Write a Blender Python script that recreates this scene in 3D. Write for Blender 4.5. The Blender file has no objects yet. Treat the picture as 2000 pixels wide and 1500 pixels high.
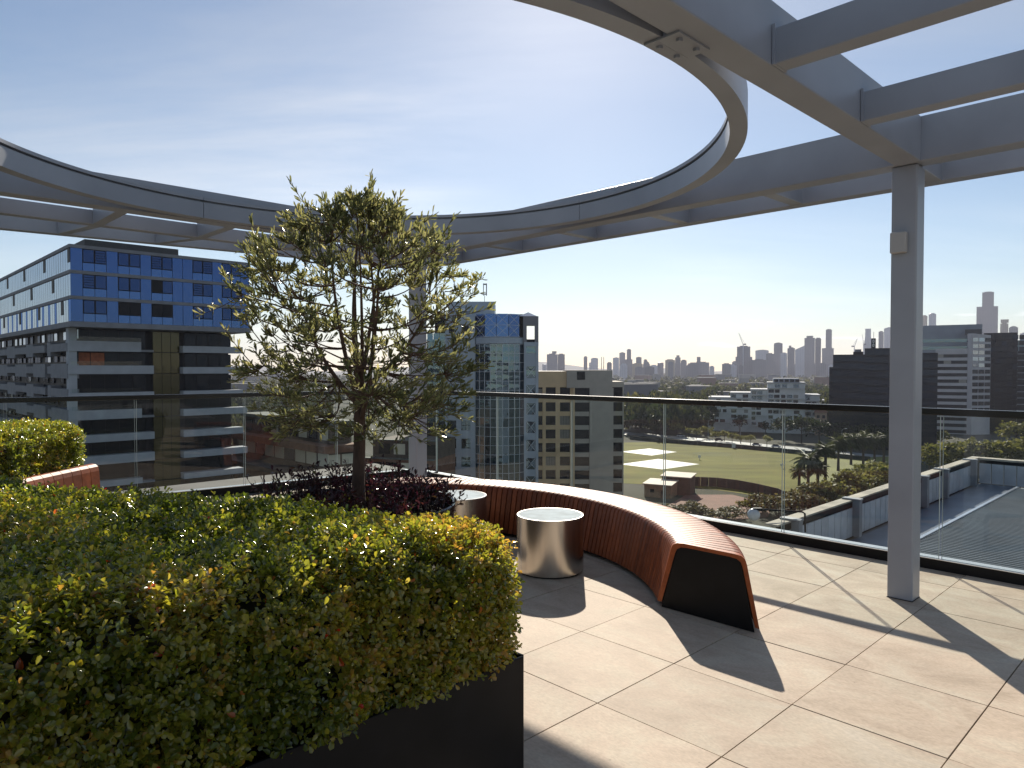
import bpy, math, random
import numpy as np
from mathutils import Vector, Matrix

# ---------------------------------------------------------------- camera
S = bpy.context.scene
COL = S.collection
EYE = 1.47
FPX = 1387.0                       # focal length in pixels of a 2000 px wide frame
PITCH = 0.022
cam_d = bpy.data.cameras.new('camera')
cam_d.sensor_width = 36.0
cam_d.lens = 36.0 * FPX / 2000.0
cam_d.clip_start = 0.05
cam_d.clip_end = 30000.0
cam = bpy.data.objects.new('camera', cam_d)
COL.objects.link(cam)
cam.location = (0, 0, EYE)
cam.rotation_euler = (math.pi / 2 - PITCH, 0, 0)
S.camera = cam

# ---------------------------------------------------------------- sky
SUN_EL = math.radians(28.5)
SUN_AZ = math.radians(4.6)         # clockwise from the view direction (+Y)
W = bpy.data.worlds.new('World')
S.world = W
W.use_nodes = True
wn, wl = W.node_tree.nodes, W.node_tree.links
wn.clear()
w_out = wn.new('ShaderNodeOutputWorld')
w_bg = wn.new('ShaderNodeBackground')
w_bg.inputs['Strength'].default_value = 0.067
sky = wn.new('ShaderNodeTexSky')
sky.sky_type = 'NISHITA'
sky.sun_disc = False
sky.sun_elevation = SUN_EL
sky.sun_rotation = SUN_AZ
sky.altitude = 40
sky.air_density = 1.0
sky.dust_density = 0.19
sky.ozone_density = 1.9


def wnode(kind, **kw):
    n = wn.new(kind)
    for k, v in kw.items():
        setattr(n, k, v)
    return n


def wmath(op, a, b=None):
    n = wnode('ShaderNodeMath', operation=op)
    for i, x in enumerate((a, b)):
        if x is None:
            continue
        if hasattr(x, 'links'):
            wl.new(x, n.inputs[i])
        else:
            n.inputs[i].default_value = x
    return n.outputs[0]


# thin cirrus: noise on a plane high above, stretched along one direction
tc = wnode('ShaderNodeTexCoord')
sp = wnode('ShaderNodeSeparateXYZ')
wl.new(tc.outputs['Generated'], sp.inputs[0])
den = wmath('ADD', wmath('MAXIMUM', sp.outputs[2], 0.0), 0.12)
cb = wnode('ShaderNodeCombineXYZ')
wl.new(wmath('DIVIDE', sp.outputs[0], den), cb.inputs[0])
wl.new(wmath('DIVIDE', sp.outputs[1], den), cb.inputs[1])
mp = wnode('ShaderNodeMapping')
mp.inputs['Rotation'].default_value = (0, 0, math.radians(25))
mp.inputs['Location'].default_value = (11.1, 6.9, 0)
mp.inputs['Scale'].default_value = (0.45, 1.7, 1)
wl.new(cb.outputs[0], mp.inputs[0])
n1 = wnode('ShaderNodeTexNoise')
n1.inputs['Scale'].default_value = 1.1
n1.inputs['Detail'].default_value = 9
n1.inputs['Roughness'].default_value = 0.62
n1.inputs['Distortion'].default_value = 0.35
wl.new(mp.outputs[0], n1.inputs['Vector'])
n2 = wnode('ShaderNodeTexNoise')
n2.inputs['Scale'].default_value = 0.33
n2.inputs['Detail'].default_value = 2
mp2 = wnode('ShaderNodeMapping')
mp2.inputs['Location'].default_value = (4, 0, 0)
wl.new(cb.outputs[0], mp2.inputs[0])
wl.new(mp2.outputs[0], n2.inputs['Vector'])
r1 = wnode('ShaderNodeMapRange')
r1.inputs['From Min'].default_value = 0.30
r1.inputs['From Max'].default_value = 0.80
wl.new(n1.outputs[0], r1.inputs[0])
r2 = wnode('ShaderNodeMapRange')
r2.inputs['From Min'].default_value = 0.42
r2.inputs['From Max'].default_value = 0.66
wl.new(n2.outputs[0], r2.inputs[0])
r4 = wnode('ShaderNodeMapRange')
r4.inputs['From Min'].default_value = 0.06
r4.inputs['From Max'].default_value = 0.22
wl.new(sp.outputs[2], r4.inputs[0])
mask = wmath('MULTIPLY', wmath('MULTIPLY', r1.outputs[0], r2.outputs[0]), wmath('MULTIPLY', r4.outputs[0], 0.9))
# small low cumulus far off, just above the horizon
mp3 = wnode('ShaderNodeMapping')
mp3.inputs['Scale'].default_value = (11, 11, 70)
wl.new(tc.outputs['Generated'], mp3.inputs[0])
n3 = wnode('ShaderNodeTexNoise')
n3.inputs['Scale'].default_value = 1.0
n3.inputs['Detail'].default_value = 5
wl.new(mp3.outputs[0], n3.inputs['Vector'])
r3 = wnode('ShaderNodeMapRange')
r3.inputs['From Min'].default_value = 0.60
r3.inputs['From Max'].default_value = 0.70
wl.new(n3.outputs[0], r3.inputs[0])
lo = wmath('COMPARE', sp.outputs[2], 0.045)
lo.node.inputs[2].default_value = 0.020
mask2 = wmath('MULTIPLY', wmath('MULTIPLY', r3.outputs[0], lo), 0.30)
mtot = wmath('ADD', mask, mask2)
mtot.node.use_clamp = True
lum = wnode('ShaderNodeRGBToBW')
wl.new(sky.outputs[0], lum.inputs[0])
white = wnode('ShaderNodeMix', data_type='RGBA', blend_type='MIX')
cl = wnode('ShaderNodeCombineColor')
lv = wmath('MULTIPLY', lum.outputs[0], 1.8)
lv2 = wmath('ADD', lv, 0.8)
for i in range(3):
    wl.new(lv2, cl.inputs[i])
wl.new(mtot, white.inputs[0])
wl.new(sky.outputs[0], white.inputs[6])
wl.new(cl.outputs[0], white.inputs[7])
wl.new(white.outputs[2], w_bg.inputs[0])
wl.new(w_bg.outputs[0], w_out.inputs[0])

# ---------------------------------------------------------------- sun
sun_d = bpy.data.lights.new('sun', 'SUN')
sun_d.energy = 5.0
sun_d.angle = math.radians(0.53)
sun_d.color = (1.0, 0.90, 0.76)
sun = bpy.data.objects.new('sun', sun_d)
COL.objects.link(sun)
SUND = Vector((math.sin(SUN_AZ) * math.cos(SUN_EL), math.cos(SUN_AZ) * math.cos(SUN_EL), math.sin(SUN_EL)))
sun.rotation_euler = (-SUND).to_track_quat('-Z', 'Y').to_euler()
sun.location = (0, 0, 60)

vs = S.view_settings
vs.view_transform = 'Standard'
vs.look = 'None'
vs.exposure = 0.58
vs.gamma = 1.0
vs.use_curve_mapping = False
S.cycles.use_denoising = True
S.cycles.max_bounces = 8
S.cycles.transparent_max_bounces = 24
S.cycles.volume_bounces = 0
S.cycles.sample_clamp_indirect = 6.0
S.cycles.caustics_reflective = False
S.cycles.caustics_refractive = False

rng = np.random.default_rng(7)
random.seed(7)

# ---------------------------------------------------------------- helpers
YAW = math.radians(45.88)          # the terrace grid is turned against the view
E1 = Vector((math.cos(YAW), -math.sin(YAW), 0))
E2 = Vector((math.sin(YAW), math.cos(YAW), 0))
ZG = -36.5                         # street level below the terrace


def UV(u, v, z=0.0):
    p = E1 * u + E2 * v
    return Vector((p.x, p.y, z))


def ray(px, py):
    a = (px - 1000) / FPX
    b = (750 - py) / FPX
    cp, spn = math.cos(PITCH), math.sin(PITCH)
    return Vector((a, cp + b * spn, -spn + b * cp))


def on_z(px, py, z):
    d = ray(px, py)
    t = (z - EYE) / d.z
    return Vector((0, 0, EYE)) + d * t


def at_y(px, py, depth):
    d = ray(px, py)
    return Vector((0, 0, EYE)) + d * (depth / d.y)


class MB:
    """collects faces for one mesh"""
    def __init__(s):
        s.v, s.f = [], []

    def add(s, vs_, fs):
        n = len(s.v)
        s.v += [tuple(p) for p in vs_]
        s.f += [tuple(i + n for i in f) for f in fs]
        return s

    def box(s, x0, x1, y0, y1, z0, z1):
        return s.add([(x0, y0, z0), (x1, y0, z0), (x1, y1, z0), (x0, y1, z0), (x0, y0, z1), (x1, y0, z1), (x1, y1, z1), (x0, y1, z1)],
                     [(0, 3, 2, 1), (4, 5, 6, 7), (0, 1, 5, 4), (1, 2, 6, 5), (2, 3, 7, 6), (3, 0, 4, 7)])

    def prism(s, poly, z0, z1):
        n = len(poly)
        return s.add([(x, y, z0) for x, y in poly] + [(x, y, z1) for x, y in poly],
                     [tuple(range(n - 1, -1, -1)), tuple(range(n, 2 * n))] + [(i, (i + 1) % n, n + (i + 1) % n, n + i) for i in range(n)])

    def lathe(s, prof, n=32, a0=0.0, a1=2 * math.pi, closed=True, c=(0, 0, 0)):
        """prof: closed list of (r, z)"""
        k = len(prof)
        m = n if closed else n + 1
        vs_ = []
        for i in range(m):
            a = a0 + (a1 - a0) * i / n
            for r, z in prof:
                vs_.append((c[0] + r * math.cos(a), c[1] + r * math.sin(a), c[2] + z))
        fs = []
        for i in range(n):
            j = (i + 1) % m
            for q in range(k):
                p = (q + 1) % k
                fs.append((i * k + q, j * k + q, j * k + p, i * k + p))
        if not closed:
            fs.append(tuple(range(k)))
            fs.append(tuple(range(n * k + k - 1, n * k - 1, -1)))
        return s.add(vs_, fs)

    def disc(s, r0, r1, z0, z1, n=32, c=(0, 0)):
        """closed cone frustum"""
        vs_ = [(c[0] + r * math.cos(2 * math.pi * i / n), c[1] + r * math.sin(2 * math.pi * i / n), z) for r, z in ((r0, z0), (r1, z1)) for i in range(n)]
        return s.add(vs_, [tuple(range(n - 1, -1, -1)), tuple(range(n, 2 * n))] + [(i, (i + 1) % n, n + (i + 1) % n, n + i) for i in range(n)])

    def tube(s, pts, rad, n=8):
        pts = [Vector(p) for p in pts]
        k = len(pts)
        vs_ = []
        up = Vector((0.31, 0.17, 0.93)).normalized()
        for i, p in enumerate(pts):
            t = (pts[min(i + 1, k - 1)] - pts[max(i - 1, 0)]).normalized()
            a = t.cross(up)
            if a.length < 1e-3:
                a = t.cross(Vector((1, 0, 0)))
            a.normalize()
            b = t.cross(a)
            r = rad[i] if isinstance(rad, (list, tuple)) else rad
            for j in range(n):
                w = 2 * math.pi * j / n
                vs_.append(p + a * (r * math.cos(w)) + b * (r * math.sin(w)))
        fs = [(i * n + j, i * n + (j + 1) % n, (i + 1) * n + (j + 1) % n, (i + 1) * n + j) for i in range(k - 1) for j in range(n)]
        fs += [tuple(range(n - 1, -1, -1)), tuple(range((k - 1) * n, k * n))]
        return s.add(vs_, fs)

    def mesh(s, name):
        m = bpy.data.meshes.new(name)
        m.from_pydata(s.v, [], s.f)
        m.update()
        return m

    def build(s, name, mat, parent=None, loc=None, rz=0.0, smooth=False, bevel=0.0):
        o = new_obj(name, s.mesh(name), mat, parent, loc, rz)
        fix_normals(o.data)
        if bevel:
            bm_ = o.modifiers.new('bevel', 'BEVEL')
            bm_.width = bevel
            bm_.segments = 2
            bm_.limit_method = 'ANGLE'
            bm_.angle_limit = math.radians(40)
        if smooth:
            set_smooth(o.data)
        return o


import bmesh


def fix_normals(m):
    bm = bmesh.new()
    bm.from_mesh(m)
    bmesh.ops.recalc_face_normals(bm, faces=bm.faces)
    bm.to_mesh(m)
    bm.free()


def set_smooth(m, ang=40):
    m.polygons.foreach_set('use_smooth', [True] * len(m.polygons))
    try:
        m.set_sharp_from_angle(angle=math.radians(ang))
    except Exception:
        pass


def new_obj(name, mesh, mat, parent=None, loc=None, rz=0.0):
    o = bpy.data.objects.new(name, mesh)
    COL.objects.link(o)
    if mesh is not None and mat is not None and not mesh.materials:
        mesh.materials.append(mat)
    if parent is not None:
        o.parent = parent
    if loc is not None:
        o.location = loc
    if rz:
        o.rotation_euler = (0, 0, rz)
    return o


def tag(o, label=None, cat=None, group=None, kind=None):
    if label:
        o['label'] = label
    if cat:
        o['category'] = cat
    if group:
        o['group'] = group
    if kind:
        o['kind'] = kind
    return o


def thing(name, label, cat, loc=(0, 0, 0), rz=0.0, group=None):
    o = bpy.data.objects.new(name, None)
    COL.objects.link(o)
    o.location = loc
    o.rotation_euler = (0, 0, rz)
    o.empty_display_size = 0.2
    return tag(o, label, cat, group)


_boxes = {}


def bx(name, x0, x1, y0, y1, z0, z1, mat, parent=None, kind=None):
    """box part; boxes of one size and material share their mesh"""
    d = (round(x1 - x0, 4), round(y1 - y0, 4), round(z1 - z0, 4), mat.name)
    if d not in _boxes:
        h = MB().box(-d[0] / 2, d[0] / 2, -d[1] / 2, d[1] / 2, -d[2] / 2, d[2] / 2).mesh(name)
        h.materials.append(mat)
        _boxes[d] = h
    o = new_obj(name, _boxes[d], None, parent, ((x0 + x1) / 2, (y0 + y1) / 2, (z0 + z1) / 2))
    if kind:
        o['kind'] = kind
    return o


def bulk_mesh(name, verts, faces, tint=None):
    """verts (n,3), faces (m,k) numpy; tint per face -> float attribute"""
    m = bpy.data.meshes.new(name)
    n, k = faces.shape
    m.vertices.add(len(verts))
    m.vertices.foreach_set('co', np.ascontiguousarray(verts, dtype=np.float32).ravel())
    m.loops.add(n * k)
    m.loops.foreach_set('vertex_index', np.ascontiguousarray(faces, dtype=np.int32).ravel())
    m.polygons.add(n)
    m.polygons.foreach_set('loop_start', np.arange(0, n * k, k, dtype=np.int32))
    m.polygons.foreach_set('loop_total', np.full(n, k, dtype=np.int32))
    if tint is not None:
        a = m.attributes.new('tint', 'FLOAT', 'FACE')
        a.data.foreach_set('value', np.ascontiguousarray(tint, dtype=np.float32))
    m.update(calc_edges=True)
    m.validate()
    return m


# ---------------------------------------------------------------- materials
def mat(name, col=(0.5, 0.5, 0.5), rough=0.6, metal=0.0, spec=0.5, var=0.0, scale=6.0, bump=0.0, bscale=40.0, stretch=(1, 1, 1),
        obj_var=0.0, detail=6, coat=0.0):
    m = bpy.data.materials.new(name)
    m.use_nodes = True
    nt = m.node_tree
    p = nt.nodes['Principled BSDF']
    p.inputs['Base Color'].default_value = (*col, 1)
    p.inputs['Roughness'].default_value = rough
    p.inputs['Metallic'].default_value = metal
    p.inputs['Specular IOR Level'].default_value = spec
    p.inputs['Coat Weight'].default_value = coat
    src = None
    if var or bump:
        tcn = nt.nodes.new('ShaderNodeTexCoord')
        mpn = nt.nodes.new('ShaderNodeMapping')
        mpn.inputs['Scale'].default_value = stretch
        nt.links.new(tcn.outputs['Object'], mpn.inputs[0])
        if obj_var:
            oi = nt.nodes.new('ShaderNodeObjectInfo')
            vm = nt.nodes.new('ShaderNodeVectorMath')
            vm.operation = 'SCALE'
            vm.inputs[0].default_value = (37, 51, 23)
            nt.links.new(oi.outputs['Random'], vm.inputs['Scale'])
            nt.links.new(vm.outputs[0], mpn.inputs['Location'])
        src = mpn.outputs[0]
    if var:
        nz = nt.nodes.new('ShaderNodeTexNoise')
        nz.inputs['Scale'].default_value = scale
        nz.inputs['Detail'].default_value = detail
        nt.links.new(src, nz.inputs['Vector'])
        cr = nt.nodes.new('ShaderNodeValToRGB')
        lo_ = [max(0, c * (1 - var)) for c in col]
        hi_ = [min(1, c * (1 + var)) for c in col]
        cr.color_ramp.elements[0].position = 0.3
        cr.color_ramp.elements[1].position = 0.7
        cr.color_ramp.elements[0].color = (*lo_, 1)
        cr.color_ramp.elements[1].color = (*hi_, 1)
        nt.links.new(nz.outputs[0], cr.inputs[0])
        outc = cr.outputs[0]
        if obj_var:
            hs = nt.nodes.new('ShaderNodeHueSaturation')
            mr = nt.nodes.new('ShaderNodeMapRange')
            mr.inputs['To Min'].default_value = 1 - obj_var
            mr.inputs['To Max'].default_value = 1 + obj_var
            nt.links.new(oi.outputs['Random'], mr.inputs[0])
            nt.links.new(mr.outputs[0], hs.inputs['Value'])
            nt.links.new(outc, hs.inputs['Color'])
            outc = hs.outputs[0]
        nt.links.new(outc, p.inputs['Base Color'])
    if bump:
        nb = nt.nodes.new('ShaderNodeTexNoise')
        nb.inputs['Scale'].default_value = bscale
        nb.inputs['Detail'].default_value = 4
        nt.links.new(src, nb.inputs['Vector'])
        bp = nt.nodes.new('ShaderNodeBump')
        bp.inputs['Strength'].default_value = bump
        bp.inputs['Distance'].default_value = 0.02
        nt.links.new(nb.outputs[0], bp.inputs['Height'])
        nt.links.new(bp.outputs[0], p.inputs['Normal'])
    return m


def leaf_mat(name, stops, trans=0.45, rough=0.35, spec=0.5, use_obj=False, glow=1.6, coat=0.0):
    """leaf: tinted by the face attribute 'tint' (or per object), lets light through"""
    m = bpy.data.materials.new(name)
    m.use_nodes = True
    nt = m.node_tree
    p = nt.nodes['Principled BSDF']
    out = nt.nodes['Material Output']
    if use_obj:
        a = nt.nodes.new('ShaderNodeObjectInfo')
        fac = a.outputs['Random']
    else:
        a = nt.nodes.new('ShaderNodeAttribute')
        a.attribute_name = 'tint'
        fac = a.outputs['Fac']
    cr = nt.nodes.new('ShaderNodeValToRGB')
    el = cr.color_ramp.elements
    while len(el) < len(stops):
        el.new(0.5)
    for e, (ps, c) in zip(el, stops):
        e.position = ps
        e.color = (*c, 1)
    nt.links.new(fac, cr.inputs[0])
    nt.links.new(cr.outputs[0], p.inputs['Base Color'])
    p.inputs['Roughness'].default_value = rough
    p.inputs['Specular IOR Level'].default_value = spec
    p.inputs['Coat Weight'].default_value = coat
    p.inputs['Coat Roughness'].default_value = 0.14
    tr = nt.nodes.new('ShaderNodeBsdfTranslucent')
    hs = nt.nodes.new('ShaderNodeHueSaturation')
    hs.inputs['Hue'].default_value = 0.485
    hs.inputs['Saturation'].default_value = 1.1
    hs.inputs['Value'].default_value = glow
    nt.links.new(cr.outputs[0], hs.inputs['Color'])
    nt.links.new(hs.outputs[0], tr.inputs['Color'])
    mx = nt.nodes.new('ShaderNodeMixShader')
    mx.inputs[0].default_value = trans
    nt.links.new(p.outputs[0], mx.inputs[1])
    nt.links.new(tr.outputs[0], mx.inputs[2])
    nt.links.new(mx.outputs[0], out.inputs[0])
    return m


def pane_glass(name, tint=(0.94, 0.965, 0.955), boost=1.0):
    """clear sheet glass: straight transmission plus a Fresnel reflection"""
    m = bpy.data.materials.new(name)
    m.use_nodes = True
    nt = m.node_tree
    nt.nodes.clear()
    out = nt.nodes.new('ShaderNodeOutputMaterial')
    tr = nt.nodes.new('ShaderNodeBsdfTransparent')
    tr.inputs[0].default_value = (*tint, 1)
    gl = nt.nodes.new('ShaderNodeBsdfGlossy')
    gl.inputs['Roughness'].default_value = 0.0
    gl.inputs['Color'].default_value = (boost, boost, boost, 1)
    fr = nt.nodes.new('ShaderNodeFresnel')
    fr.inputs[0].default_value = 1.45
    mx = nt.nodes.new('ShaderNodeMixShader')
    # only the outer faces reflect; seen from inside the sheet they would mirror totally
    geo = nt.nodes.new('ShaderNodeNewGeometry')
    inv = nt.nodes.new('ShaderNodeMath')
    inv.operation = 'SUBTRACT'
    inv.inputs[0].default_value = 1.0
    nt.links.new(geo.outputs['Backfacing'], inv.inputs[1])
    mu = nt.nodes.new('ShaderNodeMath')
    mu.operation = 'MULTIPLY'
    nt.links.new(fr.outputs[0], mu.inputs[0])
    nt.links.new(inv.outputs[0], mu.inputs[1])
    nt.links.new(mu.outputs[0], mx.inputs[0])
    nt.links.new(tr.outputs[0], mx.inputs[1])
    nt.links.new(gl.outputs[0], mx.inputs[2])
    nt.links.new(mx.outputs[0], out.inputs[0])
    return m


M = {}
M['steel'] = mat('grey_paint', (0.31, 0.335, 0.385), 0.38, spec=0.45, var=0.10, scale=2.2, bump=0.03, bscale=160)
M['black'] = mat('black_powdercoat', (0.010, 0.010, 0.011), 0.45, spec=0.18, var=0.2, scale=9, bump=0.02, bscale=300)
M['blackrail'] = mat('black_rail', (0.01, 0.01, 0.011), 0.25, spec=0.5, var=0.1, scale=5)
M['alu'] = mat('aluminium_trim', (0.75, 0.76, 0.78), 0.28, metal=0.9, var=0.06, scale=12)
M['coping'] = mat('pale_coping', (0.55, 0.58, 0.60), 0.30, metal=0.3, var=0.08, scale=3)
M['glass'] = pane_glass('railing_glass')
M['glassedge'] = mat('glass_edge', (0.42, 0.48, 0.47), 0.3, spec=0.5)
M['slab'] = mat('concrete_slab', (0.12, 0.115, 0.11), 0.85, var=0.2, scale=2)
M['soil'] = mat('dark_soil', (0.022, 0.016, 0.011), 0.95, var=0.4, scale=30, bump=0.6, bscale=60)
M['steelbrush'] = mat('brushed_steel', (0.62, 0.58, 0.53), 0.24, metal=1.0, var=0.06, scale=30, stretch=(1, 1, 0.05))
M['stooltop'] = mat('brushed_steel_top', (0.30, 0.38, 0.43), 0.8, metal=0.1, var=0.22, scale=9, spec=0.2)
M['boxgrey'] = mat('grey_plastic', (0.42, 0.42, 0.42), 0.5)


def tile_material():
    m = bpy.data.materials.new('travertine_tile')
    m.use_nodes = True
    nt = m.node_tree
    N, L = nt.nodes, nt.links
    p = N['Principled BSDF']
    tcn = N.new('ShaderNodeTexCoord')
    oi = N.new('ShaderNodeObjectInfo')
    vm = N.new('ShaderNodeVectorMath')
    vm.operation = 'SCALE'
    vm.inputs[0].default_value = (31, 17, 43)
    L.new(oi.outputs['Random'], vm.inputs['Scale'])
    mpn = N.new('ShaderNodeMapping')
    mpn.inputs['Scale'].default_value = (1.0, 1.7, 1)
    L.new(tcn.outputs['Object'], mpn.inputs[0])
    L.new(vm.outputs[0], mpn.inputs['Location'])
    big = N.new('ShaderNodeTexNoise')
    big.inputs['Scale'].default_value = 2.2
    big.inputs['Detail'].default_value = 7
    big.inputs['Roughness'].default_value = 0.62
    big.inputs['Distortion'].default_value = 0.9
    L.new(mpn.outputs[0], big.inputs['Vector'])
    cr = N.new('ShaderNodeValToRGB')
    e = cr.color_ramp.elements
    e[0].position, e[0].color = 0.30, (0.42, 0.335, 0.250, 1)
    e[1].position, e[1].color = 0.72, (0.60, 0.535, 0.445, 1)
    q = e.new(0.47)
    q.color = (0.53, 0.430, 0.335, 1)
    q = e.new(0.58)
    q.color = (0.57, 0.490, 0.385, 1)
    L.new(big.outputs[0], cr.inputs[0])
    fine = N.new('ShaderNodeTexNoise')
    fine.inputs['Scale'].default_value = 60
    fine.inputs['Detail'].default_value = 5
    L.new(mpn.outputs[0], fine.inputs['Vector'])
    mr = N.new('ShaderNodeMapRange')
    mr.inputs['From Min'].default_value = 0.3
    mr.inputs['From Max'].default_value = 0.7
    mr.inputs['To Min'].default_value = 0.88
    mr.inputs['To Max'].default_value = 1.08
    L.new(fine.outputs[0], mr.inputs[0])
    hs = N.new('ShaderNodeHueSaturation')
    mo = N.new('ShaderNodeMapRange')
    mo.inputs['To Min'].default_value = 0.93
    mo.inputs['To Max'].default_value = 1.06
    L.new(oi.outputs['Random'], mo.inputs[0])
    mm = N.new('ShaderNodeMath')
    mm.operation = 'MULTIPLY'
    L.new(mr.outputs[0], mm.inputs[0])
    L.new(mo.outputs[0], mm.inputs[1])
    # wear that ignores the joints: faint water marks and foot traffic over the whole floor
    gp_ = N.new('ShaderNodeNewGeometry')
    dn = N.new('ShaderNodeTexNoise')
    dn.inputs['Scale'].default_value = 1.6
    dn.inputs['Detail'].default_value = 8
    dn.inputs['Roughness'].default_value = 0.7
    L.new(gp_.outputs['Position'], dn.inputs['Vector'])
    dr = N.new('ShaderNodeMapRange')
    dr.inputs['From Min'].default_value = 0.35
    dr.inputs['From Max'].default_value = 0.62
    dr.inputs['To Min'].default_value = 0.84
    dr.inputs['To Max'].default_value = 1.03
    L.new(dn.outputs[0], dr.inputs[0])
    sv = N.new('ShaderNodeTexVoronoi')
    sv.inputs['Scale'].default_value = 9.0
    L.new(gp_.outputs['Position'], sv.inputs['Vector'])
    sr = N.new('ShaderNodeMapRange')
    sr.inputs['From Min'].default_value = 0.02
    sr.inputs['From Max'].default_value = 0.05
    sr.inputs['To Min'].default_value = 0.72
    sr.inputs['To Max'].default_value = 1.0
    L.new(sv.outputs['Distance'], sr.inputs[0])
    m2 = N.new('ShaderNodeMath')
    m2.operation = 'MULTIPLY'
    L.new(mm.outputs[0], m2.inputs[0])
    L.new(dr.outputs[0], m2.inputs[1])
    m3 = N.new('ShaderNodeMath')
    m3.operation = 'MULTIPLY'
    L.new(m2.outputs[0], m3.inputs[0])
    L.new(sr.outputs[0], m3.inputs[1])
    L.new(m3.outputs[0], hs.inputs['Value'])
    L.new(cr.outputs[0], hs.inputs['Color'])
    L.new(hs.outputs[0], p.inputs['Base Color'])
    rr = N.new('ShaderNodeMapRange')
    rr.inputs['To Min'].default_value = 0.62
    rr.inputs['To Max'].default_value = 0.80
    L.new(big.outputs[0], rr.inputs[0])
    L.new(rr.outputs[0], p.inputs['Roughness'])
    p.inputs['Specular IOR Level'].default_value = 0.22
    bp = N.new('ShaderNodeBump')
    bp.inputs['Strength'].default_value = 0.06
    bp.inputs['Distance'].default_value = 0.01
    L.new(fine.outputs[0], bp.inputs['Height'])
    L.new(bp.outputs[0], p.inputs['Normal'])
    return m


M['tile'] = tile_material()


def wood_material():
    m = bpy.data.materials.new('oiled_hardwood')
    m.use_nodes = True
    nt = m.node_tree
    N, L = nt.nodes, nt.links
    p = N['Principled BSDF']
    tcn = N.new('ShaderNodeTexCoord')
    oi = N.new('ShaderNodeObjectInfo')
    vm = N.new('ShaderNodeVectorMath')
    vm.operation = 'SCALE'
    vm.inputs[0].default_value = (31, 17, 43)
    L.new(oi.outputs['Random'], vm.inputs['Scale'])
    mpn = N.new('ShaderNodeMapping')
    L.new(tcn.outputs['Object'], mpn.inputs[0])
    L.new(vm.outputs[0], mpn.inputs['Location'])
    nz = N.new('ShaderNodeTexNoise')
    nz.inputs['Scale'].default_value = 14
    nz.inputs['Detail'].default_value = 6
    nz.inputs['Distortion'].default_value = 1.2
    L.new(mpn.outputs[0], nz.inputs['Vector'])
    cr = N.new('ShaderNodeValToRGB')
    e = cr.color_ramp.elements
    e[0].position, e[0].color = 0.3, (0.19, 0.046, 0.014, 1)
    e[1].position, e[1].color = 0.72, (0.31, 0.080, 0.024, 1)
    L.new(nz.outputs[0], cr.inputs[0])
    hs = N.new('ShaderNodeHueSaturation')
    mo = N.new('ShaderNodeMapRange')
    mo.inputs['To Min'].default_value = 0.75
    mo.inputs['To Max'].default_value = 1.3
    L.new(oi.outputs['Random'], mo.inputs[0])
    L.new(mo.outputs[0], hs.inputs['Value'])
    L.new(cr.outputs[0], hs.inputs['Color'])
    L.new(hs.outputs[0], p.inputs['Base Color'])
    p.inputs['Roughness'].default_value = 0.50
    p.inputs['Specular IOR Level'].default_value = 0.34
    return m


M['wood'] = wood_material()

# ---------------------------------------------------------------- terrace floor
RZ = -YAW
U0, V0, TS = -2.556, 2.419, 0.6005
floor = MB().box(-9.6, 6.0, -6.0, 6.25, -0.6, -0.045).build('terrace_floor', M['slab'], rz=RZ)
tag(floor, 'beige stone tiled terrace floor', kind='structure')
tile_mesh = MB().box(-TS / 2 + 0.0028, TS / 2 - 0.0028, -TS / 2 + 0.0028, TS / 2 - 0.0028, -0.02, 0.0).mesh('tile')
fix_normals(tile_mesh)
tile_mesh.materials.append(M['tile'])
for a in range(-9, 8):
    for b in range(-6, 6):
        u, v = U0 + (a + 0.5) * TS, V0 + (b + 0.5) * TS
        if u < -7.7 and v > 0:
            continue
        o = new_obj('tile', tile_mesh, None, floor, (u, v, random.uniform(-0.0012, 0.0012)))
        o.rotation_euler = (random.uniform(-0.0012, 0.0012), random.uniform(-0.0012, 0.0012), random.choice((0, math.pi)))
# pedestal grout bed below the joints keeps the gaps dark
bx('paving_bed', -9.5, 5.9, -5.9, 6.2, -0.044, -0.022, M['slab'], floor)
# storeys of our own building under the terrace
body = MB().box(-9.5, 30.0, -30.0, 6.15, ZG, -0.61).build('own_building', mat('own_concrete', (0.3, 0.3, 0.3), 0.8, var=0.1), rz=RZ)
tag(body, 'grey concrete building that carries the roof terrace', 'building')

# ---------------------------------------------------------------- glass railing
RAIL_Z0, RAIL_Z1 = 1.128, 1.178
pane_cache = {}


def railing(name, label, origin, ang, s0, s1, gaps):
    """straight run; local x along the run, local y outward"""
    t = thing(name, label, 'railing', origin, ang)
    MB().box(s0, s1, 0.0, 0.045, -0.02, 0.076).build('base_channel', M['black'], t)
    MB().box(s0, s1, 0.0005, 0.010, 0.0763, 0.0815).build('trim_strip', M['alu'], t)
    MB().box(s0, s1, 0.079, 0.16, -0.02, 0.070).build('coping', M['coping'], t)
    MB().box(s0, s1, 0.028, 0.088, RAIL_Z0, RAIL_Z1).build('handrail', M['blackrail'], t, bevel=0.006)
    ed = [s0] + gaps + [s1]
    for a, b in zip(ed[:-1], ed[1:]):
        a2, b2 = a + 0.011, b - 0.011
        g = bx('glass_pane', a2, b2, 0.050, 0.063, 0.05, RAIL_Z0 - 0.001, M['glass'], t)
        for e0 in (a2 - 0.0021, b2 + 0.0001):
            q = bx('pane_edge', e0 - (a2 + b2) / 2, e0 + 0.0020 - (a2 + b2) / 2, -0.0064, 0.0064, -(RAIL_Z0 - 0.051) / 2, (RAIL_Z0 - 0.051) / 2, M['glassedge'], g)
    return t


railing('glass_railing', 'frameless glass railing with black handrail in front of the sports field', UV(0, 5.80), RZ, -7.90, 5.5,
        [-1.53 - 1.19 * k for k in range(5, -1, -1)] + [-0.34, 0.85, 2.04, 3.23])
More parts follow.
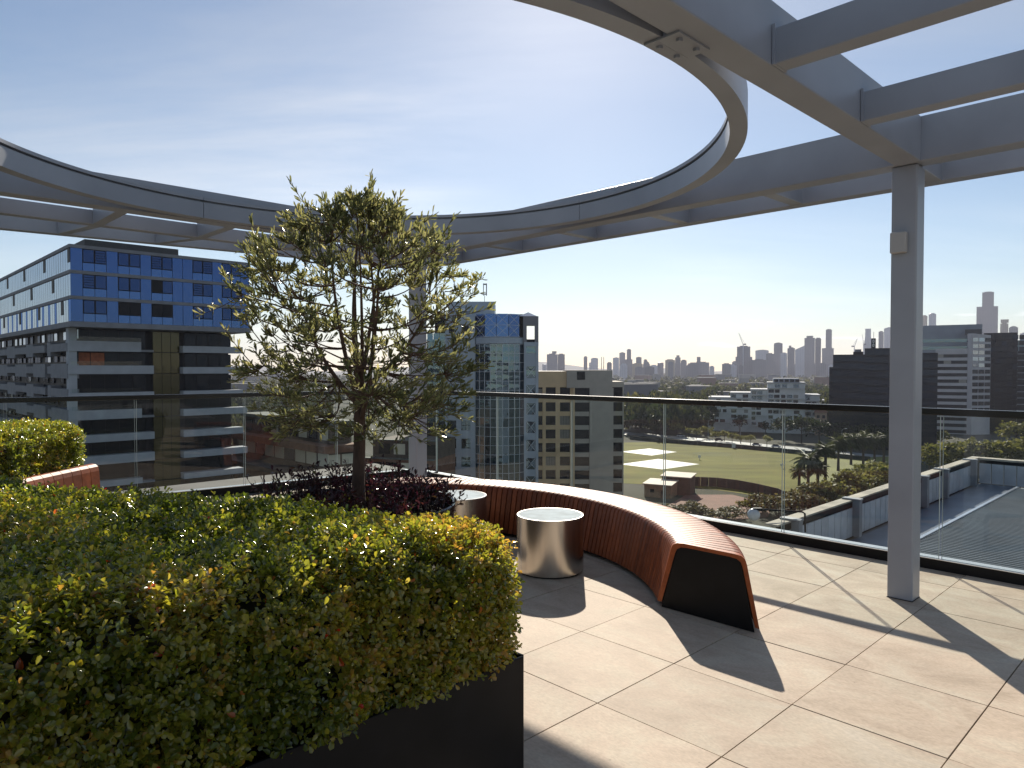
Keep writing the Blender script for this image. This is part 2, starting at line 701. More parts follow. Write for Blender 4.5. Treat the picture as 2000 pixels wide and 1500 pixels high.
# the left edge of the terrace runs 7 degrees off the grid
E3 = (E2 + E1 * 0.125).normalized()
railing('glass_railing', 'frameless glass railing with black handrail in front of the blue apartment block', UV(-7.96, 5.80), math.atan2(E3.y, E3.x), -11.0, -0.005,
        [-(1.07 + 1.16 * k) for k in range(8, -1, -1)])

# ---------------------------------------------------------------- pergola
PZ = 2.745
per = thing('steel_pergola', 'grey steel pergola with circular ring opening above the terrace', 'pergola', (0, 0, 0), RZ)


def beam(name, u0, u1, v0, v1, h, dz=0.0):
    return MB().box(u0, u1, v0, v1, PZ + dz, PZ + h).build(name, M['steel'], per, bevel=0.006)


beam('inner_beam', -7.12, 6.0, 4.862, 5.010, 0.275)
OZ = 0.092                          # the edge beams sit a little higher, above the railing
beam('outer_beam', -7.98, 6.0, 5.87, 5.995, OZ + 0.20, OZ)


def sloped(name, a, b, w, h):
    """cross member between two plan points, rising from the inner to the outer beam"""
    a, b = Vector((*a, 0)), Vector((*b, 0))
    t_ = (b - a).normalized()
    n_ = Vector((-t_.y, t_.x, 0)) * (w / 2)
    lo0, lo1 = Vector((0, 0, PZ + 0.003)), Vector((0, 0, PZ + OZ + 0.003))
    up = Vector((0, 0, h))
    vv = [a - n_ + lo0, b - n_ + lo1, b + n_ + lo1, a + n_ + lo0]
    vv += [p + up for p in vv]
    MB().add(vv, [(0, 3, 2, 1), (4, 5, 6, 7), (0, 1, 5, 4), (1, 2, 6, 5), (2, 3, 7, 6), (3, 0, 4, 7)]).build(name, M['steel'], per, bevel=0.005)
    # welded end plate, a touch wider than the member
    e = b - t_ * 0.014
    q = Vector((-t_.y, t_.x, 0)) * (w / 2 + 0.012)
    vv = [e - q + lo1 * 0.999, b - q + lo1 * 0.999, b + q + lo1 * 0.999, e + q + lo1 * 0.999]
    vv += [p + up * 1.08 for p in vv]
    MB().add(vv, [(0, 3, 2, 1), (4, 5, 6, 7), (0, 1, 5, 4), (1, 2, 6, 5), (2, 3, 7, 6), (3, 0, 4, 7)]).build('end_plate', M['steel'], per)


beam('ridge_beam', -1.556, -1.404, -4.0, 4.860, 0.272, -0.001)
beam('ridge_beam', 2.9, 3.05, -4.0, 4.860, 0.272, -0.001)
beam('inner_beam', -6.432, -6.283, -4.0, 4.860, 0.262, 0.001)
beam('side_beam', -7.235, -7.130, -4.0, 4.860, 0.13, 0.002)
for u in (-6.55, -5.54, -4.51, -3.47, -2.46, -1.50, -0.45, 0.6, 1.65):
    sloped('cross_beam', (u, 5.012), (u * 1.07 if u < 0 else u, 5.868), 0.10, 0.17)
for v in (0.92, 1.95, 2.94, 3.93):
    for ua in (-1.402, 3.052):
        beam('purlin', ua, min(ua + 4.30, 6.0), v - 0.05, v + 0.05, 0.155, 0.002)
        MB().box(ua + 0.001, ua + 0.013, v - 0.062, v + 0.062, PZ + 0.0005, PZ + 0.168).build('end_plate', M['steel'], per)
for v in (0.02, 0.90, 1.78, 2.68, 3.60, 4.50):
    beam('cross_beam', -7.128, -6.434, v - 0.045, v + 0.045, 0.15, 0.003)
    ue = -7.98 - 0.125 * (5.9 - v) + 0.062
    sloped('cross_beam', (-7.237, v), (ue, v), 0.09, 0.15)
o = MB().box(-0.06, 0.06, -10.5, 0.0, PZ + OZ + 0.003, PZ + OZ + 0.20).build('outer_beam', M['steel'], per, (-7.98, 5.868, 0), -math.atan(0.125), bevel=0.006)
# posts
p1 = MB().box(-0.075, 0.075, -0.075, 0.075, 0.0, PZ - 0.001).build('post', M['steel'], per, (-1.505, 4.965, 0), bevel=0.010)
MB().box(-0.068, 0.025, -0.118, -0.0755, 2.195, 2.325).build('junction_box', M['boxgrey'], p1, bevel=0.006)
MB().box(-0.0755, 0.0755, -0.0755, 0.0755, 0.0005, 0.004).build('base_plate', M['black'], p1)
p2 = MB().box(-0.075, 0.075, -0.075, 0.075, 0.0, PZ - 0.001).build('post', M['steel'], per, (-6.66, 4.94, 0), bevel=0.010)
# ring, in bolted segments
RC = (-3.915, 2.44)                # ring centre on the grid
RI, RO = 2.244, 2.336
prof = [(RI, PZ), (RO, PZ), (RO, PZ + 0.172), (RI - 0.004, PZ + 0.172), (RI - 0.004, PZ + 0.148), (RI + 0.03, PZ + 0.148), (RI + 0.03, PZ + 0.130), (RI, PZ + 0.130)]
RCW = UV(*RC)


def ring_ang(px, py):
    q = on_z(px, py, PZ + 0.08) - RCW
    return math.atan2(q.dot(E2), q.dot(E1)) % (2 * math.pi)


ja = [0.02, ring_ang(1135, 412), ring_ang(403, 405), ring_ang(403, 405) + 1.35, ring_ang(403, 405) + 2.65]
ja.append(ja[0] + 2 * math.pi)
for a, b in zip(ja[:-1], ja[1:]):
    MB().lathe(prof, 44, a + 0.0011, b - 0.0011, False, (RC[0], RC[1], 0)).build('ring_segment', M['steel'], per, smooth=True)
br = MB().box(-1.60, -1.500, 2.44 - 0.11, 2.44 + 0.11, PZ - 0.010, PZ - 0.0015)
br.box(-1.66, -1.601, 2.44 - 0.11, 2.44 + 0.11, PZ - 0.010, PZ - 0.002)
br.box(-1.578, -1.5575, 2.44 - 0.10, 2.44 + 0.10, PZ - 0.001, PZ + 0.16)
for dv in (-0.06, 0.06):
    br.disc(0.014, 0.014, PZ - 0.022, PZ - 0.0101, 6, (-1.62, 2.44 + dv))
    br.disc(0.014, 0.014, PZ - 0.022, PZ - 0.0101, 6, (-1.53, 2.44 + dv))
br.build('bracket', M['steel'], per)

# ---------------------------------------------------------------- curved bench
BC = UV(*RC)                        # same centre as the ring
END_V = 3.68


def bench_profile(k=0.0):
    """(r, z) from the inner foot over the seat to the outer foot, offset inwards by k"""
    base = [(1.880, 0.035), (1.952, 0.375), (1.962, 0.402), (1.985, 0.418), (2.020, 0.422), (2.290, 0.422), (2.325, 0.418), (2.346, 0.402), (2.355, 0.375), (2.420, 0.035)]
    if not k:
        return base
    mid = 2.15
    out = []
    for r, z in base:
        zz = z - k if z > 0.3 else z
        out.append((r + k if r < mid else r - k, zz))
    return out


def theta_end(r):
    # polar angle about the bench centre (grid axes) where the ring of radius r meets the end plane
    return math.asin(max(-1, min(1, (END_V - RC[1]) / r)))


bench = thing('curved_bench', 'long curved hardwood slat bench with black end panel along the glass railing', 'bench', BC, RZ)
TH1 = math.radians(150)
thm = theta_end(2.15)
PITCH_A = 0.0262


def bth(r, s):
    """polar angle of station s (measured from the end) at radius r"""
    return thm + s + (theta_end(r) - thm) * math.exp(-s * 2.2)


pr_o, pr_i = bench_profile(), bench_profile(0.022)
ns = int((TH1 - thm) / PITCH_A)
for k in range(ns):
    s0, s1 = k * PITCH_A, (k + 1) * PITCH_A - 0.0052
    vv, ff = [], []
    n = len(pr_o)
    for s in (s0, s1):
        for pr in (pr_o, pr_i):
            for r, z in pr:
                a = bth(r, s)
                vv.append((r * math.cos(a), r * math.sin(a), z))
    for i in range(n - 1):
        ff += [(i, i + 1, 2 * n + i + 1, 2 * n + i), (n + i, 3 * n + i, 3 * n + i + 1, n + i + 1), (i, n + i, n + i + 1, i + 1), (2 * n + i, 2 * n + i + 1, 3 * n + i + 1, 3 * n + i)]
    ff += [(0, 2 * n, 3 * n, n), (n - 1, 2 * n - 1, 4 * n - 1, 3 * n - 1)]
    MB().add(vv, ff).build('slat', M['wood'], bench, smooth=True)
# black end panels and the dark substructure that shows in the gaps
inner = [(r, z) for r, z in bench_profile(0.0235)]
for s, nm in ((0.004, 'end_panel'), (ns * PITCH_A - 0.004, 'end_panel')):
    vv = []
    for ds in (0.0, 0.006):
        for r, z in inner:
            a = bth(r, s + ds)
            vv.append((r * math.cos(a), r * math.sin(a), z if z > 0.1 else 0.004))
    n = len(inner)
    MB().add(vv, [tuple(range(n)), tuple(range(2 * n - 1, n - 1, -1))] + [(i, (i + 1) % n, n + (i + 1) % n, n + i) for i in range(n)]).build(nm, M['black'], bench)
fr = MB()
vv, ff = [], []
core = [(1.93, 0.004), (1.985, 0.385), (2.32, 0.385), (2.375, 0.004)]
for i in range(61):
    s = 0.012 + (ns * PITCH_A - 0.024) * i / 60
    for r, z in core:
        a = bth(r, s)
        vv.append((r * math.cos(a), r * math.sin(a), z))
for i in range(60):
    for q in range(4):
        ff.append((i * 4 + q, i * 4 + (q + 1) % 4, (i + 1) * 4 + (q + 1) % 4, (i + 1) * 4 + q))
fr.add(vv, ff).build('frame', M['black'], bench)

# ---------------------------------------------------------------- drum stools


def stool(x, y, label):
    t = thing('drum_stool', label, 'stool', (x, y, 0), random.uniform(0, 6), 'brushed steel drum stools')
    R_, H_ = 0.243, 0.41
    MB().lathe([(R_ - 0.004, 0.012), (R_, 0.016), (R_, H_ - 0.003), (R_ - 0.003, H_), (R_ - 0.012, H_), (R_ - 0.012, 0.012)], 72).build('body', M['steelbrush'], t, smooth=True)
    MB().disc(R_ - 0.0125, R_ - 0.0125, H_ - 0.02, H_ - 0.0012, 72).build('seat_top', M['stooltop'], t, smooth=True)
    MB().disc(R_ - 0.02, R_ - 0.02, 0.0005, 0.0115, 48).build('foot', M['black'], t)
    MB().box(R_ - 0.0003, R_ + 0.0006, -0.0015, 0.0015, 0.02, H_ - 0.006).build('weld_seam', M['alu'], t)
    return t


stool(0.277, 5.145, 'brushed steel drum stool standing alone before the curved bench')
stool(-0.455, 5.93, 'brushed steel drum stool half hidden behind the round tree planter')

# ================================================================ plants on the terrace
def leaf_geometry(pos, d, nrm, length, width, fold=0.18, bend=0.12):
    """obovate leaves: 6 vertices, two quads each; all inputs are (n,3) or (n,)"""
    d = d / np.linalg.norm(d, axis=1, keepdims=True)
    side = np.cross(d, nrm)
    side /= np.linalg.norm(side, axis=1, keepdims=True) + 1e-9
    up = np.cross(side, d)
    L_, W_ = length[:, None], width[:, None]
    f = fold * W_
    p0 = pos
    tip = pos + d * L_ - up * (bend * L_)
    l1 = pos + d * (0.42 * L_) + side * (0.40 * W_) + up * f
    l2 = pos + d * (0.80 * L_) + side * (0.46 * W_) + up * (f - 0.04 * L_)
    r1 = pos + d * (0.42 * L_) - side * (0.40 * W_) + up * f
    r2 = pos + d * (0.80 * L_) - side * (0.46 * W_) + up * (f - 0.04 * L_)
    V = np.stack([p0, l1, l2, tip, r2, r1], 1)
    n = len(pos)
    base = (np.arange(n) * 6)[:, None]
    F = np.concatenate([base + np.array([0, 3, 2, 1]), base + np.array([0, 5, 4, 3])], 1).reshape(-1, 4)
    return V.reshape(-1, 3), F


def unit(a):
    return a / (np.linalg.norm(a, axis=1, keepdims=True) + 1e-9)


def poly_dist(P, poly):
    """distance to the polygon outline (positive inside) and the outward direction of the nearest edge"""
    poly = np.asarray(poly, float)
    A, B = poly, np.roll(poly, -1, 0)
    best = np.full(len(P), 1e9)
    near = np.zeros((len(P), 2))
    for a, b in zip(A, B):
        ab = b - a
        t = np.clip(((P - a) @ ab) / (ab @ ab), 0, 1)
        q = a + t[:, None] * ab
        dd = np.linalg.norm(P - q, axis=1)
        m = dd < best
        best[m] = dd[m]
        near[m] = q[m]
    inside = np.zeros(len(P), bool)
    for a, b in zip(A, B):
        c = (a[1] > P[:, 1]) != (b[1] > P[:, 1])
        xs = (b[0] - a[0]) * (P[:, 1] - a[1]) / (b[1] - a[1] + 1e-12) + a[0]
        inside ^= c & (P[:, 0] < xs)
    out = near - P
    out /= np.linalg.norm(out, axis=1, keepdims=True) + 1e-9
    return best, inside, out


def lumps(P, seed, k):
    r = np.random.default_rng(seed)
    h = np.zeros(len(P))
    for i in range(7):
        w = r.normal(size=P.shape[1]) * k
        h += np.sin(P @ w + r.uniform(0, 6.28))
    return h / 7


def hedge_sprigs(poly, ztop, zlow, R_, density, seed):
    """points and normals on a clipped hedge with rounded shoulders"""
    r = np.random.default_rng(seed)
    poly = np.asarray(poly, float)
    lo_, hi_ = poly.min(0), poly.max(0)
    n = int(np.prod(hi_ - lo_) * density)
    P = r.uniform(lo_, hi_, (n, 2))
    d, ins, out = poly_dist(P, poly)
    P, d, out = P[ins], d[ins], out[ins]
    k = np.clip((R_ - d) / R_, 0, 1)
    drop = R_ * (1 - np.sqrt(np.clip(1 - k ** 2, 0, 1)))
    N_ = np.c_[out * k[:, None], np.sqrt(np.clip(1 - k ** 2, 0.0, 1))]
    X = np.c_[P, ztop - drop]
    # sides
    A, B = poly, np.roll(poly, -1, 0)
    Xs, Ns = [X], [N_]
    area = 0.5 * abs(np.sum(A[:, 0] * B[:, 1] - B[:, 0] * A[:, 1]))
    cw = np.sum(A[:, 0] * B[:, 1] - B[:, 0] * A[:, 1]) > 0
    for a, b in zip(A, B):
        l_ = np.linalg.norm(b - a)
        m = int(l_ * (ztop - zlow) * density)
        t = r.uniform(0, 1, m)[:, None]
        q = a + t * (b - a)
        nn = np.array([(b - a)[1], -(b - a)[0]]) / l_ * (1 if cw else -1)
        z = r.uniform(zlow, ztop - R_ * 0.55, m)
        Xs.append(np.c_[q, z])
        Ns.append(np.tile([nn[0], nn[1], 0.12], (m, 1)))
    X, N_ = np.concatenate(Xs), unit(np.concatenate(Ns))
    X = X + N_ * (0.022 * lumps(X, seed + 1, 5.0) + 0.040 * lumps(X, seed + 2, 19.0))[:, None]
    return X, N_


def sprig_leaves(X, N_, seed, per=8, size=0.021, stem=0.045):
    r = np.random.default_rng(seed)
    n = len(X)
    ax = unit(N_ * 0.75 + np.array([0, 0, 0.42]) + r.normal(size=(n, 3)) * 0.55)
    X = X - N_ * (np.abs(r.normal(size=(n, 1))) * 0.030 + 0.008)
    a = unit(np.cross(ax, r.normal(size=(n, 3))))
    b = np.cross(ax, a)
    pos, dr, nr, ln, wd, tn = [], [], [], [], [], []
    tone = np.clip(0.36 + 0.20 * r.normal(size=n) + 0.55 * lumps(X, seed + 3, 5.0), 0.02, 0.86)
    for i in range(per):
        t = i / (per - 1)
        ang = 2.4 * i + r.uniform(-0.4, 0.4, n)
        out = a * np.cos(ang)[:, None] + b * np.sin(ang)[:, None]
        el = np.radians(6 + 46 * t + r.uniform(-20, 20, n))[:, None]
        d = out * np.cos(el) + ax * np.sin(el)
        pos.append(X + ax * (stem * (t - 0.25)) + out * 0.0015)
        dr.append(d)
        nr.append(ax * np.cos(el) - out * np.sin(el) + np.array([0, 0, 0.55]) + r.normal(size=(n, 3)) * 0.40)
        s = size * (1.08 - 0.30 * t) * r.uniform(0.55, 1.25, n)
        ln.append(s)
        wd.append(s * r.uniform(0.58, 0.72, n))
        tn.append(np.clip(tone + 0.03 * t + 0.12 * r.normal(size=n), 0.0, 0.90))
    pos, dr, nr = map(np.concatenate, (pos, dr, nr))
    ln, wd, tn = map(np.concatenate, (ln, wd, tn))
    odd = r.random(len(tn)) < 0.0035
    tn[odd] = r.uniform(0.93, 1.0, odd.sum())
    return pos, dr, nr, ln, wd, tn


HEDGE_STOPS = [(0.0, (0.060, 0.092, 0.016)), (0.35, (0.145, 0.178, 0.028)), (0.65, (0.27, 0.265, 0.040)), (0.88, (0.36, 0.31, 0.065)), (0.93, (0.40, 0.17, 0.05)), (1.0, (0.42, 0.06, 0.03))]
M['hedge'] = leaf_mat('box_leaf', HEDGE_STOPS, 0.50, 0.24, 0.7, glow=2.1, coat=0.7)
M['hedgeobj'] = leaf_mat('box_leaf_single', [(0.0, (0.065, 0.100, 0.014)), (0.7, (0.16, 0.185, 0.024)), (0.985, (0.23, 0.20, 0.03)), (1.0, (0.36, 0.06, 0.02))], 0.50, 0.24, 0.7, use_obj=True, glow=2.1, coat=0.7)
M['twig'] = mat('twig_brown', (0.050, 0.030, 0.017), 0.85, var=0.3, scale=40)
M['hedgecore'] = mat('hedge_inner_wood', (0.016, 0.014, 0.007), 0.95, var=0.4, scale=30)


def hedge(name, label, poly, ztop, zlow, R_, density, seed, size, singles=0, stems=160):
    """poly in world metres"""
    c = np.mean(np.asarray(poly, float), 0)
    t = thing(name, label, 'hedge', (c[0], c[1], 0))
    L0 = np.array([c[0], c[1], 0.0])
    X, N_ = hedge_sprigs(poly, ztop, zlow, R_, density, seed)
    pos, dr, nr, ln, wd, tn = sprig_leaves(X, N_, seed + 5, size=size)
    keep = np.ones(len(pos), bool)
    if singles:
        # the leaves that show largest become objects of their own
        rel = pos - np.array([0, 0, EYE])
        cp, sn = math.cos(PITCH), math.sin(PITCH)
        dep = rel[:, 1] * cp - rel[:, 2] * sn
        sx = rel[:, 0] / np.maximum(dep, 0.05)
        sy = (rel[:, 1] * sn + rel[:, 2] * cp) / np.maximum(dep, 0.05)
        vis = (np.abs(sx) < 0.70) & (np.abs(sy) < 0.53) & (dep > 0.3)
        score = np.where(vis, dep - ln * 20, 1e9)
        idx = np.argsort(score)[:singles]
        keep[idx] = False
        unitV, unitF = leaf_geometry(np.zeros((1, 3)), np.array([[1.0, 0, 0]]), np.array([[0, 0, 1.0]]), np.ones(1), np.full(1, 0.66))
        lm = bulk_mesh('leaf', unitV, unitF)
        lm.materials.append(M['hedgeobj'])
        for i in idx:
            d = Vector(dr[i]).normalized()
            sd = d.cross(Vector(nr[i])).normalized()
            up = sd.cross(d)
            R3 = Matrix((d, -sd, up)).transposed()
            o = new_obj('leaf', lm, None, t)
            o.matrix_local = Matrix.Translation(Vector(pos[i] - L0)) @ R3.to_4x4() @ Matrix.Scale(float(ln[i]), 4)
    V, F = leaf_geometry(pos[keep] - L0, dr[keep], nr[keep], ln[keep], wd[keep])
    m = bulk_mesh('foliage', V, F, np.repeat(tn[keep], 2))
    o = new_obj('foliage', m, M['hedge'], t)
    o['kind'] = 'stuff'
    # woody inside: stems and a dense dark twig mass
    r = np.random.default_rng(seed + 9)
    mb = MB()
    pl = np.asarray(poly, float)
    for i in range(stems):
        q = r.uniform(pl.min(0), pl.max(0))
        d, ins, _ = poly_dist(q[None], poly)
        if not ins[0] or d[0] < 0.06:
            continue
        e = q + r.normal(size=2) * 0.07
        mb.tube([(q[0] - c[0], q[1] - c[1], zlow - 0.1), ((q[0] + e[0]) / 2 - c[0], (q[1] + e[1]) / 2 - c[1], (zlow + ztop) / 2), (e[0] - c[0], e[1] - c[1], ztop - 0.04)], [0.006, 0.004, 0.002], 5)
    tag(mb.build('stems', M['twig'], t), kind='stuff')
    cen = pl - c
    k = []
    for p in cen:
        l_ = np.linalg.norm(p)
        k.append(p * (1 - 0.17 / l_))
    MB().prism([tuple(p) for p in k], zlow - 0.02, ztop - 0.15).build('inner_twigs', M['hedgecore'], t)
    return t


def wpoly(uvs):
    return [tuple(UV(u, v)[:2]) for u, v in uvs]


H1 = wpoly([(-1.655, -0.9), (-1.655, 1.58), (-1.72, 1.67), (-1.86, 1.69), (-2.25, 1.50), (-2.92, 1.18), (-3.5, 0.86), (-4.1, 0.60), (-4.8, 0.46), (-4.8, -0.9)])
hedge('box_hedge', 'large clipped box hedge filling the foreground planter', H1, 0.950, 0.50, 0.15, 3000, 21, 0.0225, singles=300)

# black steel planter under the front hedge
pl = thing('steel_planter', 'long black steel planter box holding the foreground hedge', 'planter', (0, 0, 0), RZ)
PU = [(-1.686, -2.2), (-1.686, 1.68), (-2.2, 1.68), (-3.0, 1.22), (-4.1, 0.66), (-5.2, 0.5), (-5.2, -2.2)]
for (a, b), (c, d) in zip(PU, PU[1:] + PU[:1]):
    l_ = math.hypot(c - a, d - b)
    MB().box(0, l_, -0.012, 0.0, 0.0, 0.50).build('side_panel', M['black'], pl, (a, b, 0), math.atan2(d - b, c - a), bevel=0.003).scale = (1, 1, 1)
MB().prism([(u * 0.995 - 0.02, v * 0.99) for u, v in PU], 0.02, 0.44).build('soil', M['soil'], pl)

# ---- second hedge behind a timber wall at the left edge
H2 = [(-3.95, 4.5), (-3.95, 6.52), (-4.06, 6.66), (-4.35, 6.66), (-4.75, 6.42), (-5.1, 6.1), (-5.1, 4.5)]
hedge('box_hedge', 'clipped box hedge behind the curved timber wall at the left edge', H2, 0.975, 0.52, 0.16, 2000, 51, 0.023, stems=60)
tw = thing('timber_planter', 'planter with curved reddish timber slat wall under the left hedge', 'planter', (-3.9, 5.5, 0))
y0 = 4.2 - 5.5
k = 0
wall_pts = []
for i in range(26):
    y = 4.0 + 0.118 * i
    wall_pts.append(Vector((-3.885 + 0.055 * (y - 5.4) ** 2 - 0.03 * (y - 5.4), y, 0)))
for a, b in zip(wall_pts[:-1], wall_pts[1:]):
    if b.y > 6.66:
        break
    t_ = (b - a).normalized()
    nrm = Vector((t_.y, -t_.x, 0))
    b2 = b - t_ * 0.006
    pr = [(0.035, 0.0), (0.0, 0.52), (-0.010, 0.558), (-0.035, 0.580), (-0.07, 0.585), (-0.07, 0.560), (-0.04, 0.556), (-0.03, 0.53), (0.012, 0.0)]
    vv = [(p + nrm * o_ + Vector((0, 0, z))) - Vector((-3.9, 5.5, 0)) for p in (a, b2) for o_, z in pr]
    n = len(pr)
    MB().add(vv, [tuple(range(n)), tuple(range(2 * n - 1, n - 1, -1))] + [(i, (i + 1) % n, n + (i + 1) % n, n + i) for i in range(n)]).build('slat', M['wood'], tw)
MB().prism([(p[0] + 3.9, p[1] - 5.5) for p in [(-3.98, 4.3), (-3.98, 6.64), (-4.4, 6.66), (-5.12, 6.1), (-5.12, 4.3)]], 0.0, 0.47).build('soil_box', M['soil'], tw)

# ---- round planter with the tree
PC = BC.copy()
pot = thing('round_planter', 'round black planter bowl under the slender tree', 'planter', (PC.x, PC.y, 0))
MB().lathe([(0.44, 0.0), (0.50, 0.10), (0.572, 0.36), (0.605, 0.56), (0.612, 0.61), (0.606, 0.618), (0.594, 0.612), (0.585, 0.56), (0.55, 0.36), (0.44, 0.05)], 72).build('bowl', M['blackrail'], pot, smooth=True)
MB().disc(0.57, 0.583, 0.40, 0.545, 48).build('soil', M['soil'], pot)

OLIVE = [(0.0, (0.060, 0.072, 0.030)), (0.4, (0.115, 0.125, 0.052)), (0.75, (0.185, 0.185, 0.078)), (1.0, (0.29, 0.28, 0.13))]
M['olive'] = leaf_mat('narrow_leaf', OLIVE, 0.50, 0.30, 0.55, glow=2.2, coat=0.3)
M['bark'] = mat('tree_bark', (0.105, 0.062, 0.042), 0.85, var=0.45, scale=18, bump=0.7, bscale=55, stretch=(1, 1, 0.35))
tree = thing('slender_tree', 'slender narrow-leaved tree with forked trunk in the round planter', 'tree', (PC.x, PC.y, 0.545))
r = np.random.default_rng(11)
TB = np.array([PC.x, PC.y, 0.545])


def crown_radius(phi, z):
    """half width of the crown at relative height z (0 bottom .. 1 top)"""
    base = np.interp(z, [0.0, 0.12, 0.3, 0.5, 0.7, 0.83, 0.93, 1.0], [0.60, 0.74, 0.86, 0.88, 0.78, 0.46, 0.16, 0.04])
    return base * (1.0 + 0.07 * np.sin(2 * phi + 3.4) + 0.09 * np.sin(5 * phi + 1.7 + 6 * z))


# branches: limbs from the fork, side branches, twigs
fork = np.array([0.012, 0.0, 0.775])
trunk_pts = [(0.0, 0, -0.05), (-0.006, 0.004, 0.2), (0.004, 0.0, 0.45), (0.004, 0, 0.62), tuple(fork)]
tb = MB().tube(trunk_pts, [0.046, 0.041, 0.037, 0.036, 0.033], 14)
limbs = []
for i in range(9):
    ph = i * 2.399 + 0.4
    zt = 0.52 + 0.085 * i
    rr = crown_radius(ph, zt) * (0.50 if i < 7 else 0.24)
    end = np.array([math.cos(ph) * rr, math.sin(ph) * rr, 0.52 + min(zt, 0.84) * 1.42])
    st = fork + np.array([0, 0, -0.10 * (i % 3)])
    mid = st * 0.5 + end * 0.5 + np.array([math.cos(ph), math.sin(ph), 0]) * 0.10 - np.array([0, 0, 0.02]) + r.normal(size=3) * 0.03
    pts = [(1 - t) ** 2 * st + 2 * t * (1 - t) * mid + t * t * end for t in np.linspace(0, 1, 9)]
    limbs.append(pts)
    tb.tube(pts, [0.0175 - 0.0016 * k for k in range(9)], 7)
tb.build('trunk', M['bark'], tree, smooth=True)
nodes = [p for l_ in limbs for p in l_[2:]]
bm_ = MB()
nb = []
for i in range(110):
    zt = r.uniform(0.02, 0.97)
    ph = r.uniform(0, 2 * math.pi)
    rr = crown_radius(ph, zt) * math.sqrt(r.uniform(0.12, 0.72))
    end = np.array([math.cos(ph) * rr, math.sin(ph) * rr, 0.52 + zt * 1.55])
    nd = np.array(nodes)
    cost = np.linalg.norm(nd - end, axis=1) + 0.9 * np.maximum(0, nd[:, 2] - end[2] + 0.08)
    st = nd[np.argmin(cost)]
    mid = (st + end) / 2 + np.array([0, 0, -0.04]) + r.normal(size=3) * 0.025
    pts = [(1 - t) ** 2 * st + 2 * t * (1 - t) * mid + t * t * end for t in np.linspace(0, 1, 6)]
    bm_.tube(pts, [0.0075 - 0.0009 * k for k in range(6)], 5)
    nb += pts[1:]
nb = np.array(nb + nodes)
LP, LD, LN, LL, LT = [], [], [], [], []
for i in range(860):
    zt = r.uniform(-0.03, 0.93)
    ph = r.uniform(0, 2 * math.pi)
    rr = crown_radius(ph, zt) * (r.uniform(0.0, 1.0) ** (0.42 if zt > 0.3 else 0.22)) * r.uniform(0.88, 1.10)
    end = np.array([math.cos(ph) * rr, math.sin(ph) * rr, 0.52 + zt * 1.60])
    dd = np.linalg.norm(nb - end, axis=1) + 0.8 * np.maximum(0, nb[:, 2] - end[2] + 0.03)
    st = nb[np.argmin(dd)]
    span = np.linalg.norm(end - st)
    if span > 0.34:
        end = st + (end - st) * (0.34 / span)
    mid = (st + end) / 2 + np.array([0, 0, -0.03])
    pts = [(1 - t) ** 2 * st + 2 * t * (1 - t) * mid + t * t * end for t in np.linspace(0, 1, 5)]
    bm_.tube(pts, [0.0028, 0.0024, 0.002, 0.0016, 0.001], 4)
    P_ = np.array(pts)
    nl = r.integers(11, 20)
    ts = 1 - r.uniform(0, 1, nl) ** 1.3 * min(1.0, 0.17 / (span + 0.02))
    base = np.array([P_[min(3, int(t * 4))] * (1 - (t * 4 - min(3, int(t * 4)))) + P_[min(3, int(t * 4)) + 1] * (t * 4 - min(3, int(t * 4))) for t in ts])
    ax = P_[-1] - P_[-2]
    ax = ax / (np.linalg.norm(ax) + 1e-9)
    tone = np.clip(0.42 + 0.2 * r.normal(), 0, 1)
    for q in base:
        d = ax * 0.8 + np.array([0, 0, 0.30]) + r.normal(size=3) * 0.42
        LP.append(q)
        LD.append(d)
        LN.append(r.normal(size=3))
        LL.append(r.uniform(0.034, 0.066))
        LT.append(np.clip(tone + 0.15 * r.normal(), 0, 1))
# long leading shoots that break the outline
def shoot(st, end, nl):
    mid = (st + end) / 2 + np.array([0, 0, -0.02]) + r.normal(size=3) * 0.02
    pts = [(1 - t) ** 2 * st + 2 * t * (1 - t) * mid + t * t * end for t in np.linspace(0, 1, 6)]
    bm_.tube(pts, [0.0034, 0.003, 0.0025, 0.002, 0.0015, 0.001], 4)
    ax = (end - st) / np.linalg.norm(end - st)
    tone = np.clip(0.45 + 0.2 * r.normal(), 0, 1)
    for _ in range(nl):
        t = r.uniform(0.25, 1.0)
        LP.append((1 - t) ** 2 * st + 2 * t * (1 - t) * mid + t * t * end)
        LD.append(ax * 0.85 + np.array([0, 0, 0.2]) + r.normal(size=3) * 0.38)
        LN.append(r.normal(size=3))
        LL.append(r.uniform(0.036, 0.066))
        LT.append(np.clip(tone + 0.15 * r.normal(), 0, 1))


for i in range(64):
    ph = r.uniform(0, 2 * math.pi)
    zt = r.uniform(0.05, 0.9)
    R0 = crown_radius(ph, zt)
    st = np.array([math.cos(ph) * R0 * 0.72, math.sin(ph) * R0 * 0.72, 0.52 + zt * 1.5])
    end = st + np.array([math.cos(ph) * 0.17, math.sin(ph) * 0.17, r.uniform(-0.05, 0.24)])
    shoot(st, end, int(r.integers(16, 26)))
for dx, dy, z0_, z1_ in ((0.10, 0.0, 1.72, 2.14), (0.04, 0.05, 1.70, 2.05), (0.24, -0.05, 1.62, 2.02), (-0.14, 0.04, 1.66, 1.98), (-0.62, 0.0, 1.42, 1.86), (-0.74, 0.1, 1.38, 1.80), (0.50, 0.05, 1.42, 1.80), (0.56, -0.1, 1.36, 1.72), (-0.34, -0.1, 1.55, 1.90), (0.14, 0.08, 1.74, 2.09)):
    for q in range(4):
        shoot(np.array([dx * 0.85 + r.normal() * 0.03, dy, z0_]), np.array([dx + r.normal() * 0.05, dy + r.normal() * 0.04, z1_ - 0.06 * q]), 26)
tag(bm_.build('branches', M['bark'], tree), kind='stuff')
